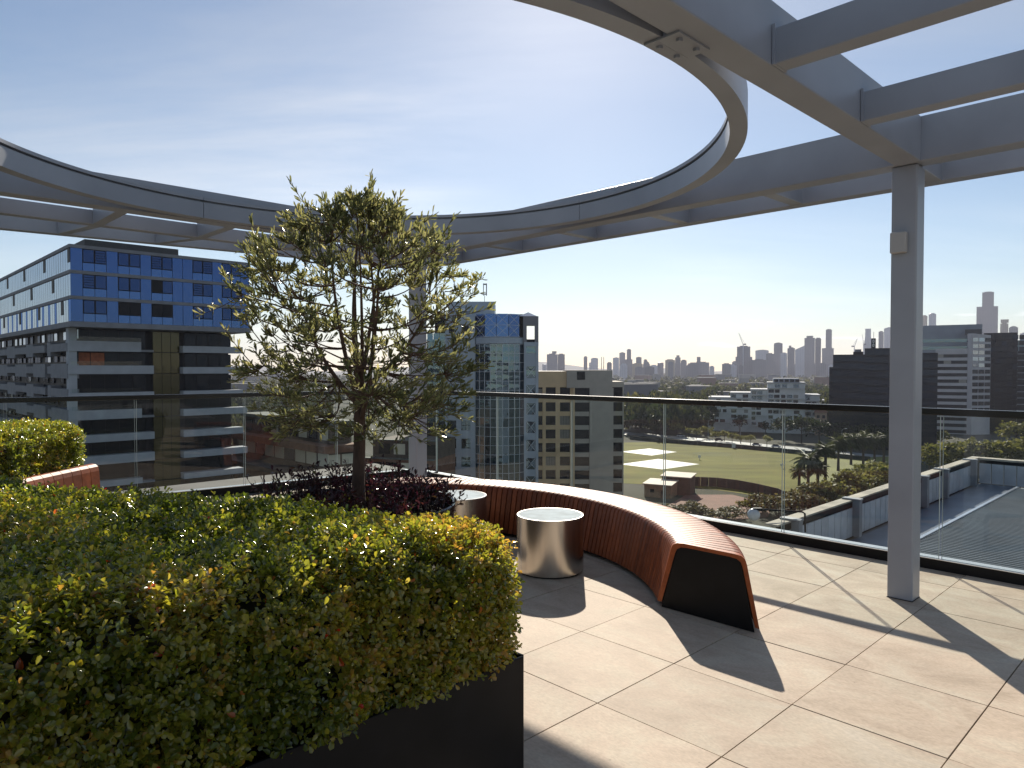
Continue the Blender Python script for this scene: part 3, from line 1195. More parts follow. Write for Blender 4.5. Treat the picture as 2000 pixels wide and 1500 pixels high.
LP, LD, LN, LL, LT = map(np.array, (LP, LD, LN, LL, LT))
V, F = leaf_geometry(LP, LD, LN, LL, LL * 0.20 + 0.001, 0.15, 0.10)
o = new_obj('crown', bulk_mesh('crown', V, F, np.repeat(LT, 2)), M['olive'], tree)
o['kind'] = 'stuff'

# ---- purple undergrowth in the bowl
PURPLE = [(0.0, (0.018, 0.007, 0.012)), (0.45, (0.050, 0.014, 0.020)), (0.7, (0.085, 0.030, 0.022)), (0.86, (0.050, 0.060, 0.016)), (1.0, (0.11, 0.12, 0.02))]
M['purple'] = leaf_mat('purple_leaf', PURPLE, 0.30, 0.28, 0.55)
ug = thing('purple_ground_cover', 'dark purple leafy ground cover around the tree trunk', 'plant', (PC.x, PC.y, 0.545))
mb = MB()
LP, LD, LN, LL, LT = [], [], [], [], []
for i in range(400):
    ph = r.uniform(0, 2 * math.pi)
    rr = 0.63 * math.sqrt(r.uniform(0.01, 1.0))
    q = np.array([math.cos(ph) * rr * 0.9, math.sin(ph) * rr * 0.9, 0.0])
    hgt = r.uniform(0.12, 0.30) * (1.0 - 0.25 * rr / 0.63) * (1.22 if math.cos(ph - 2.6) > 0 else 1)
    e = q + np.array([math.cos(ph) * rr * 0.12, math.sin(ph) * rr * 0.12, hgt]) + np.array([*(r.normal(size=2) * 0.035), 0])
    mb.tube([q, (q + e) / 2, e], [0.002, 0.0017, 0.001], 4)
    tone = np.clip(0.35 + 0.25 * r.normal(), 0, 1)
    for j in range(r.integers(9, 15)):
        t = r.uniform(0.2, 1.0)
        d = r.normal(size=3) * 0.7 + np.array([0, 0, 0.55])
        LP.append(q + (e - q) * t)
        LD.append(d)
        LN.append(r.normal(size=3) + np.array([0, 0, 0.8]))
        LL.append(r.uniform(0.022, 0.048))
        LT.append(np.clip(tone + 0.14 * r.normal(), 0, 1))
tag(mb.build('stems', M['twig'], ug), kind='stuff')
LP, LD, LN, LL, LT = map(np.array, (LP, LD, LN, LL, LT))
V, F = leaf_geometry(LP, LD, LN, LL, LL * 0.34, 0.15, 0.15)
o = new_obj('foliage', bulk_mesh('foliage', V, F, np.repeat(LT, 2)), M['purple'], ug)
o['kind'] = 'stuff'

# ================================================================ the city beyond the railing
def glaze(name, base, refl, rough=0.04, fac=0.55, wob=0.0):
    """opaque-looking facade glass: dark body with a tinted mirror reflection"""
    m = bpy.data.materials.new(name)
    m.use_nodes = True
    nt = m.node_tree
    p = nt.nodes['Principled BSDF']
    p.inputs['Base Color'].default_value = (*base, 1)
    p.inputs['Roughness'].default_value = 0.25
    p.inputs['Specular IOR Level'].default_value = 0.12
    gl = nt.nodes.new('ShaderNodeBsdfGlossy')
    gl.inputs['Color'].default_value = (*refl, 1)
    gl.inputs['Roughness'].default_value = rough
    mx = nt.nodes.new('ShaderNodeMixShader')
    lw = nt.nodes.new('ShaderNodeLayerWeight')
    lw.inputs[0].default_value = 0.35
    mr = nt.nodes.new('ShaderNodeMapRange')
    mr.inputs['To Min'].default_value = fac
    mr.inputs['To Max'].default_value = 1.0
    nt.links.new(lw.outputs['Facing'], mr.inputs[0])
    nt.links.new(mr.outputs[0], mx.inputs[0])
    nt.links.new(p.outputs[0], mx.inputs[1])
    nt.links.new(gl.outputs[0], mx.inputs[2])
    nt.links.new(mx.outputs[0], nt.nodes['Material Output'].inputs[0])
    if wob:
        tcn = nt.nodes.new('ShaderNodeTexCoord')
        nb = nt.nodes.new('ShaderNodeTexNoise')
        nb.inputs['Scale'].default_value = 0.5
        nb.inputs['Detail'].default_value = 1
        nt.links.new(tcn.outputs['Object'], nb.inputs['Vector'])
        bp = nt.nodes.new('ShaderNodeBump')
        bp.inputs['Strength'].default_value = wob
        bp.inputs['Distance'].default_value = 0.3
        nt.links.new(nb.outputs[0], bp.inputs['Height'])
        nt.links.new(bp.outputs[0], gl.inputs['Normal'])
    return m


M['conc'] = mat('grey_concrete', (0.20, 0.21, 0.235), 0.75, var=0.12, scale=0.8)
M['conclight'] = mat('light_concrete', (0.34, 0.37, 0.41), 0.75, var=0.10, scale=0.8)
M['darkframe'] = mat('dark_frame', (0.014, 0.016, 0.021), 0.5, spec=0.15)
M['bluegl'] = glaze('blue_panel_glass', (0.01, 0.03, 0.10), (0.085, 0.165, 0.40), 0.05, 0.60, 0.04)
M['bluegl2'] = glaze('blue_spandrel_glass', (0.015, 0.05, 0.14), (0.10, 0.19, 0.43), 0.05, 0.64, 0.04)
M['bluewin'] = glaze('blue_window_glass', (0.004, 0.012, 0.04), (0.05, 0.10, 0.26), 0.02, 0.50, 0.04)
M['palegl'] = glaze('pale_panel_glass', (0.10, 0.12, 0.15), (0.56, 0.63, 0.72), 0.05, 0.45, 0.05)
M['darkgl'] = glaze('dark_window_glass', (0.006, 0.009, 0.014), (0.08, 0.10, 0.14), 0.02, 0.06, 0.05)
M['oliveg'] = glaze('olive_stair_glass', (0.050, 0.042, 0.016), (0.30, 0.29, 0.20), 0.05, 0.12, 0.05)
M['orange'] = mat('orange_blind', (0.30, 0.085, 0.03), 0.7, var=0.3, scale=2)
M['roofdark'] = mat('roof_screen', (0.045, 0.05, 0.055), 0.7, var=0.2)
M['cyangl'] = glaze('cyan_curtain_glass', (0.006, 0.018, 0.030), (0.30, 0.44, 0.56), 0.01, 0.30, 0.16)
M['cyanpale'] = mat('pale_blue_cladding', (0.36, 0.42, 0.48), 0.5, var=0.08, scale=0.5)
M['mull'] = mat('white_mullion', (0.60, 0.64, 0.68), 0.4)
M['beige'] = mat('beige_render', (0.74, 0.55, 0.32), 0.8, var=0.08, scale=0.5)
M['greige'] = mat('grey_beige_render', (0.46, 0.42, 0.36), 0.8, var=0.08, scale=0.5)
M['blind'] = mat('window_blind', (0.26, 0.25, 0.22), 0.7, var=0.15, scale=1.5)


def wglass(p=0.14):
    return M['blind'] if random.random() < p else M['darkgl']


M['white'] = mat('white_render', (0.66, 0.67, 0.66), 0.7, var=0.06, scale=0.3)

# ---------------------------------------------------------------- ground
gm = bpy.data.materials.new('suburb_ground')
gm.use_nodes = True
gn, gl_ = gm.node_tree.nodes, gm.node_tree.links
gtc = gn.new('ShaderNodeTexCoord')
gz = gn.new('ShaderNodeTexNoise')
gz.inputs['Scale'].default_value = 0.012
gz.inputs['Detail'].default_value = 8
gl_.new(gtc.outputs['Object'], gz.inputs['Vector'])
gr = gn.new('ShaderNodeValToRGB')
e = gr.color_ramp.elements
e[0].position, e[0].color = 0.35, (0.035, 0.045, 0.022, 1)
e[1].position, e[1].color = 0.65, (0.12, 0.115, 0.10, 1)
gl_.new(gz.outputs[0], gr.inputs[0])
gl_.new(gr.outputs[0], gn['Principled BSDF'].inputs['Base Color'])
gn['Principled BSDF'].inputs['Roughness'].default_value = 0.95
gn['Principled BSDF'].inputs['Specular IOR Level'].default_value = 0.1
ground = MB().add([(-9000, -3000, 0), (9000, -3000, 0), (9000, 9500, 0), (-9000, 9500, 0)], [(0, 1, 2, 3)]).build('ground', gm, loc=(0, 0, ZG))
tag(ground, kind='structure')


def gpoly(name, pts, matl, dz, label=None):
    """flat sheet through pixels of the photograph laid on the street-level ground"""
    q = [on_z(x, y, ZG + dz) for x, y in pts]
    o = MB().add(q, [tuple(range(len(q)))]).build(name, matl)
    tag(o, label, kind='structure')
    return o


M['turf'] = mat('cricket_turf', (0.150, 0.145, 0.030), 0.9, var=0.30, scale=0.045, spec=0.1, detail=5, stretch=(1, 3.2, 1))
M['road'] = mat('pale_road', (0.24, 0.26, 0.28), 0.55, var=0.08, scale=0.1)
M['clay'] = mat('red_clay', (0.20, 0.095, 0.065), 0.9, var=0.15, scale=0.3)
M['tarp'] = mat('white_tarp', (0.72, 0.70, 0.64), 0.7, var=0.05, scale=0.4)
M['lawn'] = mat('bright_lawn', (0.16, 0.17, 0.035), 0.9, var=0.2, scale=0.1)
gpoly('sports_field', [(1010, 868), (1290, 863), (1400, 872), (1500, 881), (1620, 893), (1760, 905), (1760, 985), (1560, 992), (1520, 975), (1430, 961), (1340, 950), (1220, 944), (1010, 945)], M['turf'], 0.05, 'green oval sports field beyond the railing')
gpoly('lawn', [(1560, 900), (1760, 890), (1790, 940), (1640, 960), (1560, 945)], M['lawn'], 0.09, 'bright lawn under the palms')
gpoly('road', [(1150, 838), (1288, 849), (1400, 859), (1500, 868), (1640, 881), (1800, 897), (1800, 905), (1640, 888.5), (1500, 874.5), (1400, 865), (1288, 854), (1150, 843)], M['road'], 0.06, 'pale road beside the oval')
gpoly('clay_court', [(1290, 996), (1340, 966), (1430, 966), (1510, 985), (1500, 1010), (1380, 1020)], M['clay'], 0.10, 'reddish clay court near the sheds')
# two pale wicket covers lying on the turf
for k, (pts, lb) in enumerate((([(1212, 882.5), (1268, 876), (1322, 883), (1272.6, 890)], 'white pitch cover on the oval, farther of the two'),
                               ([(1210, 907), (1286, 896.6), (1366, 906.8), (1293.5, 917)], 'white pitch cover on the oval, nearer of the two'))):
    q = [on_z(x, y, ZG) for x, y in pts]
    c = sum(q, Vector()) / 4
    mb = MB()
    g = 8
    vv = []
    for i in range(g + 1):
        for j in range(g + 1):
            s, t = i / g, j / g
            p = q[0] * (1 - s) * (1 - t) + q[1] * s * (1 - t) + q[2] * s * t + q[3] * (1 - s) * t
            ed = min(s, t, 1 - s, 1 - t)
            vv.append((p.x - c.x, p.y - c.y, 0.07 if ed == 0 else 0.16 + random.uniform(-0.03, 0.05)))
    mb.add(vv, [(i * (g + 1) + j, (i + 1) * (g + 1) + j, (i + 1) * (g + 1) + j + 1, i * (g + 1) + j + 1) for i in range(g) for j in range(g)])
    o = mb.build('pitch_cover', M['tarp'], loc=(c.x, c.y, ZG))
    md = o.modifiers.new('thick', 'SOLIDIFY')
    md.thickness = 0.05
    tag(o, lb, 'cover', 'pitch covers')
# dark boundary fence with white sight screens
M['greenfence'] = mat('dark_green_fence', (0.018, 0.030, 0.026), 0.8, var=0.3, scale=0.4)
fpx = [(1230, 858), (1290, 864), (1400, 872), (1500, 881), (1620, 893), (1700, 901)]
fence = thing('boundary_fence', 'dark green boundary fence along the far side of the oval', 'fence', on_z(1400, 872, ZG))
f0 = on_z(1400, 872, ZG)
for a, b in zip(fpx[:-1], fpx[1:]):
    A, B = on_z(*a, ZG), on_z(*b, ZG)
    l_ = (B - A).length
    an = math.atan2((B - A).y, (B - A).x)
    k = max(1, int(l_ / 9))
    for i in range(k):
        p = A + (B - A) * (i / k) - f0
        MB().box(0.06, l_ / k - 0.06, -0.06, 0.06, 0.0, 1.9).build('fence_panel', M['greenfence'], fence, p, an)
for px, py, lb in ((1432, 876, 'small white sight screen on the fence near the road lamps'), (1567, 889, 'small white sight screen on the fence near the palms')):
    p = on_z(px, py, ZG)
    t = thing('sight_screen', lb, 'sight screen', p, 0.2, 'white sight screens')
    bx('screen_board', -0.9, 0.9, -0.5, -0.3, 0.4, 2.6, M['white'], t)
    for s in (-1, 1):
        bx('leg', s * 0.7 - 0.05, s * 0.7 + 0.05, -0.29, -0.19, 0.0, 2.2, M['white'], t)
for px, py, lb in ((1366, 898, 'white marker stand on the turf beside the pitch cover'), (1527, 915, 'white marker stand on open turf near the palms')):
    p = on_z(px, py, ZG)
    t = thing('field_marker', lb, 'marker', p, 0, 'white markers on the turf')
    bx('board', -0.55, 0.55, -0.06, 0.06, 0.9, 1.9, M['white'], t)
    bx('stand', -0.12, 0.12, -0.05, 0.05, 0.0, 0.9, M['white'], t)
# sheds beside the oval
M['shedwall'] = mat('shed_boards', (0.30, 0.20, 0.12), 0.85, var=0.2, scale=1.5)
M['shedroof'] = mat('shed_roof', (0.50, 0.42, 0.34), 0.7, var=0.15, scale=1)
M['shedwall2'] = mat('shed_dark_boards', (0.10, 0.065, 0.045), 0.85, var=0.2, scale=1.5)
for px, py, wm, lb, w_, d_, h_, mm in ((1284, 972, 8, 'small tan shed with pale flat roof beside the clay court', 8.0, 7.0, 3.7, 'shedwall'),
                                      (1320, 966, 8, 'brown shed with pale flat roof behind the tan shed', 8.6, 6.0, 5.2, 'shedwall2')):
    p = on_z(px, py, ZG)
    t = thing('shed', lb, 'shed', p, math.radians(-28), 'sheds beside the oval')
    bx('wall', -w_ / 2, w_ / 2, 0, d_, 0.0, h_, M[mm], t)
    MB().add([(-w_ / 2 - 0.4, -0.6, h_ + 0.02), (w_ / 2 + 0.4, -0.6, h_ + 0.02), (w_ / 2 + 0.4, d_ + 0.4, h_ + 0.5), (-w_ / 2 - 0.4, d_ + 0.4, h_ + 0.5),
              (-w_ / 2 - 0.4, -0.6, h_ + 0.3), (w_ / 2 + 0.4, -0.6, h_ + 0.3), (w_ / 2 + 0.4, d_ + 0.4, h_ + 0.8), (-w_ / 2 - 0.4, d_ + 0.4, h_ + 0.8)],
             [(0, 3, 2, 1), (4, 5, 6, 7), (0, 1, 5, 4), (1, 2, 6, 5), (2, 3, 7, 6), (3, 0, 4, 7)]).build('roof', M['shedroof'], t)
    bx('door', 1.0, 2.6, -0.06, -0.005, 0.0, 2.3, M['shedwall2'], t)
    bx('window', -2.2, -1.0, -0.06, -0.005, 1.4, 2.4, M['darkgl'], t)
# brown timber fence round the court
cf = [(1352, 949), (1400, 951), (1440, 956), (1480, 964), (1520, 974), (1540, 984)]
cfence = thing('court_fence', 'dark brown timber fence round the clay court', 'fence', on_z(1440, 956, ZG))
f0 = on_z(1440, 956, ZG)
M['brownfence'] = mat('brown_fence', (0.055, 0.033, 0.024), 0.85, var=0.3, scale=1)
for a, b in zip(cf[:-1], cf[1:]):
    A, B = on_z(*a, ZG), on_z(*b, ZG)
    l_ = (B - A).length
    k = max(1, int(l_ / 2.4))
    for i in range(k):
        MB().box(0.03, l_ / k - 0.03, -0.05, 0.05, 0.0, 3.0).build('fence_panel', M['brownfence'], cfence, A + (B - A) * (i / k) - f0, math.atan2((B - A).y, (B - A).x))


# ---------------------------------------------------------------- blue apartment block
AB = thing('apartment_block', 'apartment block with blue glass upper storeys over grey balcony bands', 'building', UV(-103.0, 22.5, ZG), RZ)
O = -ZG                            # local heights below are measured from the terrace floor
AX0, AY1 = -78.0, 23.1
core = MB().box(AX0, -0.35, 0.35, AY1 - 0.2, O + 6.9, O + 16.2)
core.build('upper_core', M['darkframe'], AB)
ST = 3.23
Z0 = 7.0
for j in range(4):
    z = O + Z0 + ST * j
    MB().box(AX0 - 0.1, 0.14, -0.14, AY1 + 0.1, z - (0.25 if j == 0 else 0.0), z + 0.42).build('floor_band', M['conc'], AB)
bays = 'BWWBWWBWWBBWWBWWB'
BW = AY1 / len(bays)
dark_w = {(0, 4), (0, 5), (0, 7), (0, 8), (1, 7)}
for j in range(3):
    za, zb = O + Z0 + ST * j + 0.42, O + Z0 + ST * (j + 1)
    for i, c in enumerate(bays):
        ya, yb = i * BW, (i + 1) * BW
        if c == 'B':
            bx('glass_panel', -0.12, 0.0, ya + 0.03, yb - 0.03, za + 0.02, zb - 0.02, M['bluegl'], AB).rotation_euler = (0, random.uniform(-0.004, 0.004), random.uniform(-0.006, 0.006))
        else:
            bx('spandrel_panel', -0.12, 0.0, ya + 0.03, yb - 0.03, za + 0.02, za + 1.02, M['bluegl2'], AB).rotation_euler = (0, random.uniform(-0.004, 0.004), random.uniform(-0.006, 0.006))
            w = bx('window', -0.14, 0.03, ya + 0.01, yb - 0.01, za + 1.06, zb - 0.02, M['darkframe'], AB)
            mt = M['darkframe'] if (j, i) in dark_w else M['bluewin']
            hz = (zb - 0.02 - za - 1.06) / 2
            if mt is M['bluewin'] and (i * 7 + j * 3) % 5 == 0:
                for q in range(5):                              # louvre blades
                    zz = -hz + 0.09 + q * (2 * hz - 0.12) / 5
                    bx('louvre', 0.086, 0.125, -BW / 2 + 0.09, BW / 2 - 0.09, zz, zz + (2 * hz - 0.12) / 5 - 0.07, M['bluewin'], w)
            else:
                bx('pane', 0.086, 0.10, -BW / 2 + 0.10, BW / 2 - 0.10, -hz + 0.09, hz - 0.09, mt, w)
    # the long left face: narrow pale panels
    nb_ = 62
    bw = -AX0 / nb_
    for i in range(nb_):
        xa = -(i + 1) * bw
        hk = (i * 5 + j * 2) % 11
        if hk == 4:
            w = bx('window', xa + 0.02, xa + bw - 0.02, -0.05, 0.14, za + 1.0, zb - 0.02, M['darkframe'], AB)
            bx('glass_panel', xa + 0.03, xa + bw - 0.03, 0.0, 0.12, za + 0.02, za + 0.98, M['palegl'], AB)
        else:
            bx('glass_panel', xa + 0.09, xa + bw - 0.06, 0.0, 0.12, za + 0.02, zb - 0.02, M['palegl' if (i * 3 + j) % 9 else 'bluegl2'], AB).rotation_euler = (random.uniform(-0.005, 0.005), 0, random.uniform(-0.010, 0.010))
MB().box(-46, -1.6, 2.0, 13.6, O + Z0 + ST * 3 + 0.42, O + Z0 + ST * 3 + 1.5).build('roof_screen', M['roofdark'], AB)
# lower storeys
LX = -4.4
MB().box(AX0 + 1, LX, 1.6, AY1 - 1.4, 0.0, O + Z0 - 0.26).build('lower_core', M['darkframe'], AB)
MB().box(LX + 0.05, LX + 1.3, 0.35, 1.3, 0.0, O + Z0 - 0.255).build('corner_column', M['conclight'], AB)
bh = [1.35, 1.15, 0.55, 1.25, 1.0, 1.2, 0.8, 1.1, 1.0, 1.2, 1.0, 1.0]
for k in range(12):
    zb = O + Z0 - 3.02 * (k + 1)
    h_ = bh[k]
    MB().box(LX + 0.02, LX + 1.55, 0.3, 10.6 if k % 3 else 9.0, zb - 0.25, zb - 0.25 + h_).build('balcony_band', M['conclight'], AB)
    MB().box(LX + 0.02, LX + 1.9, 14.4, AY1 + (0.6 if k % 2 else 0.0), zb - 0.25, zb - 0.25 + min(h_, 0.95)).build('balcony_band', M['conclight'], AB)
    if k % 3 == 0:
        MB().box(LX + 0.02, LX + 1.5, 9.0, 10.6, zb - 0.25, zb + 0.05).build('balcony_slab', M['conc'], AB)
    # stair glass strip
    for q in range(3):
        bx('stair_pane', LX + 0.55, LX + 0.75, 10.75 + q * 1.2, 11.88 + q * 1.2, zb - 0.2, zb + 2.72, M['oliveg'], AB)
    if k < 9:
        # recessed glazing with mullions
        for q in range(12):
            ya = 1.4 + q * 1.72
            if 10.4 < ya + 0.8 < 14.5:
                continue
            mt = M['orange'] if k == 1 and q < 2 else M['darkgl']
            bx('window', LX + 0.02, LX + 0.16, ya + 0.05, ya + 1.66, zb + 0.2, zb + 2.6, mt, AB).rotation_euler = (0, random.uniform(-0.008, 0.008), random.uniform(-0.015, 0.015))
        bx('glass_balustrade', LX + 1.50, LX + 1.54, 0.6, 9.0, zb - 0.24 + h_, zb - 0.24 + h_ + 0.55, M['glass'], AB)
    # stepped bands on the long left face
    xs = LX + 1.0
    st = k % 2
    for q, wd in enumerate((9.5, 3.5, 8.0, 5.0, 9.0, 7.0, 8.5, 4.0, 9.0, 6.0)):
        up = 0.55 if (q + st) % 2 else 0.0
        MB().box(xs - wd + (1.6 if q == 1 else 0.02), xs, 0.25, 1.58, zb - 0.25 - up, zb - 0.25 + 1.05 + up * 0.6).build('balcony_band', M['conc'], AB)
        if k < 9:
            for s in range(int(wd / 1.9)):
                if (s + q + k) % 3:
                    bx('window', xs - wd + 0.2 + s * 1.9, xs - wd + 1.9 + s * 1.9, 1.42, 1.56, zb + 1.4, zb + 2.6, M['darkgl'] if (s * q + k) % 5 else M['palegl'], AB)
        xs -= wd

# ---------------------------------------------------------------- low brick building with awnings (seen below the railing, left of centre)
M['brick'] = mat('brown_brick', (0.17, 0.080, 0.045), 0.85, var=0.3, scale=0.9)
M['brickdark'] = mat('dark_brick', (0.075, 0.055, 0.042), 0.85, var=0.25, scale=0.9)
M['awning'] = mat('cream_awning', (0.60, 0.58, 0.46), 0.75, var=0.05)
M['greenroof'] = mat('grey_green_roof', (0.10, 0.115, 0.105), 0.8, var=0.2, scale=0.5)
# origin: the corner nearest to the viewer
lbp = at_y(606, 905, 112.0)
LB = thing('brick_lowrise', 'low brown brick building with cream awnings below the railing', 'building', (lbp.x, lbp.y, ZG), RZ)
LO = lbp.z - ZG                     # roof terrace level seen in the picture
MB().box(-38, 0, 0, 9.5, 0, LO - 3.0).build('wall', M['brick'], LB)
MB().box(-38.3, 0.3, -0.3, 9.8, LO - 3.0, LO - 2.2).build('parapet', M['brickdark'], LB)
MB().box(-38, -1.5, 3.5, 9.4, LO - 2.2, LO + 1.2).build('upper_storey', M['brickdark'], LB)
MB().box(-38.4, -0.4, 2.6, 9.7, LO + 1.2, LO + 2.4).build('roof_band', M['brick'], LB)
MB().box(-36, -3.0, 5.0, 9.3, LO + 2.4, LO + 5.6).build('top_storey', M['brickdark'], LB)
MB().box(-36.4, -2.4, 4.4, 9.6, LO + 5.6, LO + 6.2).build('roof', M['greenroof'], LB)
for k in range(9):
    bx('awning', -3.6 - 3.9 * k, -0.3 - 3.9 * k, 3.30, 3.44, LO - 1.0, LO + 1.1, M['awning'] if k not in (3, 6) else M['darkgl'], LB)
    bx('window', -5.9 - 3.6 * k, -3.2 - 3.6 * k, 4.84, 4.98, LO + 3.0, LO + 5.0, M['awning'] if k in (0, 2, 5) else M['darkgl'], LB)
    bx('window', -3.4 - 4.0 * k, -0.9 - 4.0 * k, -0.09, -0.01, LO - 6.2, LO - 4.2, M['darkgl'], LB)
for k in range(2):
    bx('window', 0.01, 0.10, 1.0 + 4.2 * k, 3.8 + 4.2 * k, LO - 6.2, LO - 4.2, M['darkgl'], LB)
    bx('awning', -1.44, -1.3, 3.7 + 2.8 * k, 6.1 + 2.8 * k, LO - 0.9, LO + 0.8, M['awning'], LB)

gb = at_y(740, 940, 124.0)
GB = thing('brick_terrace_house', 'brown terraced building with glass balconies beside the glass tower', 'building', (gb.x, gb.y, ZG), RZ * 0.35)
gl0 = gb.z - ZG
for k in range(4):
    z = gl0 - 6 + 3.2 * k
    MB().box(-6.0 + k * 0.9, 9.0, k * 1.4, 14, z if k else 0.0, z + 3.15).build('storey', M['brickdark' if k % 2 else 'brick'], GB)
    MB().box(-6.2 + k * 0.9, 9.1, k * 1.4 - 0.3, k * 1.4 + 0.9, z + 3.15, z + 3.32).build('slab_edge', M['greenroof'], GB)
    for q in range(4):
        bx('window', -4.8 + k * 0.9 + q * 3.0, -2.6 + k * 0.9 + q * 3.0, k * 1.4 - 0.08, k * 1.4 - 0.01, z + 0.7, z + 2.6, M['awning'] if (q + k) % 3 == 1 else M['darkgl'], GB)

# ---------------------------------------------------------------- curved glass tower
D3 = 145.0
K3 = D3 / FPX
gt = Vector(((940 - 1000) * K3, D3, ZG))
GT = thing('glass_tower', 'pale blue office tower with curved glass front and crossed mullions', 'building', gt)


def x3(px):
    return (px - 940) * K3


def z3(py):
    return EYE + (719.5 - py) * K3 - ZG


MB().box(x3(831), x3(1049), 2.2, 22, 0, z3(662)).build('core', M['darkframe'], GT)
MB().box(x3(846), x3(1026), 3.2, 20, z3(662), z3(617)).build('attic_core', M['darkframe'], GT)
# left wing: grid of dark panes, then two window columns in pale cladding
for i in range(3):
    for j in range(16):
        zt = z3(650) - j * 1.86
        bx('curtain_pane', x3(832) + i * 1.27 + 0.03, x3(832) + (i + 1) * 1.27 - 0.05, 2.0, 2.12, zt - 1.80, zt, M['cyangl'], GT).rotation_euler = (random.uniform(-0.012, 0.012), 0, random.uniform(-0.03, 0.03))
cols = [(868, 872), (890, 900), (918, 927)]
for a, b in cols:
    MB().box(x3(a), x3(b), 1.2, 2.6, 0, z3(660)).build('pier', M['cyanpale'], GT)
ROW = 36.1 * K3
for j in range(10):
    zt = z3(714) - ROW * j
    for a, b in ((872, 890), (900, 918)):
        MB().box(x3(a) + 0.01, x3(b) - 0.01, 1.35, 2.5, zt - ROW + 0.02, zt - 2.05).build('spandrel', M['cyanpale'], GT)
        w = bx('window', x3(a) + 0.02, x3(b) - 0.02, 1.62, 1.78, zt - 2.03, zt, M['cyangl'], GT)
        w.rotation_euler = (random.uniform(-0.01, 0.01), 0, random.uniform(-0.03, 0.03))
        hw = (x3(b) - x3(a)) / 2 - 0.02
        bx('mullion', -hw, hw, -0.13, -0.082, -0.04, 0.04, M['darkframe'], w)
        bx('mullion', -0.04, 0.04, -0.128, -0.0825, -1.0, 1.0, M['darkframe'], w)
for a, b in ((872, 890), (900, 918)):
    MB().box(x3(a) + 0.01, x3(b) - 0.01, 1.36, 2.5, z3(714) + 0.02, z3(662)).build('spandrel', M['cyanpale'], GT)
for (a, b) in ((876, 886), (902, 915)):
    bx('window', x3(a), x3(b), 1.24, 1.34, z3(650), z3(636), M['darkframe'], GT)
MB().box(x3(868), x3(927), 1.36, 3.0, z3(660) + 0.01, z3(618)).build('attic_wall', M['cyanpale'], GT)
# curved front
xa, xb = x3(928), x3(1023)
half = (xb - xa) / 2
sag = 2.3
Rc = (half * half + sag * sag) / (2 * sag)
xc = (xa + xb) / 2
am = math.asin(half / Rc)


def arc(t):
    a = -am + 2 * am * t
    return xc + Rc * math.sin(a), 1.7 + sag - (Rc * math.cos(a) - (Rc - sag)) - sag + 0.0


NC = 9
for i in range(NC):
    (p0x, p0y), (p1x, p1y) = arc(i / NC), arc((i + 1) / NC)
    an = math.atan2(p1y - p0y, p1x - p0x)
    wd = math.hypot(p1x - p0x, p1y - p0y)
    mx_, my_ = (p0x + p1x) / 2, (p0y + p1y) / 2
    for j in range(17):
        zt = z3(672) - j * 1.885
        o = bx('curtain_pane', -wd / 2 + 0.03, wd / 2 - 0.03, -0.05, 0.05, -0.91, 0.91, M['cyangl'], GT)
        o.location = (mx_, my_, zt - 0.94)
        o.rotation_euler = (random.uniform(-0.012, 0.012), 0, an + random.uniform(-0.03, 0.03))
    MB().box(-0.045, 0.045, -0.12, 0.02, 0, z3(672)).build('mullion', M['mull'], GT, (p0x, p0y, 0), an)
    for j in range(17):
        o = bx('transom', -wd / 2 + 0.046, wd / 2 - 0.046, -0.04, 0.04, -0.035, 0.035, M['mull'], GT)
        o.location = (mx_ + 0.08 * math.sin(an), my_ - 0.08 * math.cos(an), z3(672) - j * 1.885)
        o.rotation_euler = (0, 0, an)
    # attic drum: two rows of blue panes with crossed bars
    if i % 2 == 0 and i < 8:
        (q0x, q0y), (q1x, q1y) = arc(i / NC), arc((i + 2) / NC)
        an2 = math.atan2(q1y - q0y, q1x - q0x)
        w2 = math.hypot(q1x - q0x, q1y - q0y)
        for j in range(2):
            zc = z3(658) + 1.2 + j * 2.35
            o = bx('attic_pane', -w2 / 2 + 0.04, w2 / 2 - 0.04, -0.05, 0.05, -1.14, 1.14, M['bluegl'], GT)
            o.location = ((q0x + q1x) / 2, (q0y + q1y) / 2 + 0.3, zc)
            o.rotation_euler = (0, 0, an2)
            for s in (-1, 1):
                hb = math.hypot(w2 / 2, 1.14)
                b_ = bx('cross_bar', -hb + 0.03, hb - 0.03, -0.10, -0.055, -0.035, 0.035, M['mull'], o)
                b_.rotation_euler = (0, s * math.atan2(1.14, w2 / 2), 0)
            bx('cross_bar', -w2 / 2, w2 / 2, -0.11, -0.06, -1.19, -1.12, M['mull'], o)
vv = []
n = 24
for z in (z3(671), z3(659)):
    for i in range(n + 1):
        x, y = arc(i / n)
        vv.append((x, y - 0.25, z))
    for i in range(n, -1, -1):
        x, y = arc(i / n)
        vv.append((x, y + 0.9, z))
m_ = 2 * (n + 1)
MB().add(vv, [tuple(range(m_ - 1, -1, -1)), tuple(range(m_, 2 * m_))] + [(i, (i + 1) % m_, m_ + (i + 1) % m_, m_ + i) for i in range(m_)]).build('cornice', M['cyanpale'], GT)
MB().box(x3(985), x3(1013), 2.0, 3.1, z3(658), z3(617)).build('attic_wall', M['cyanpale'], GT)
MB().box(x3(852), x3(1024), 2.6, 20, z3(617), z3(612)).build('roof', M['cyanpale'], GT)
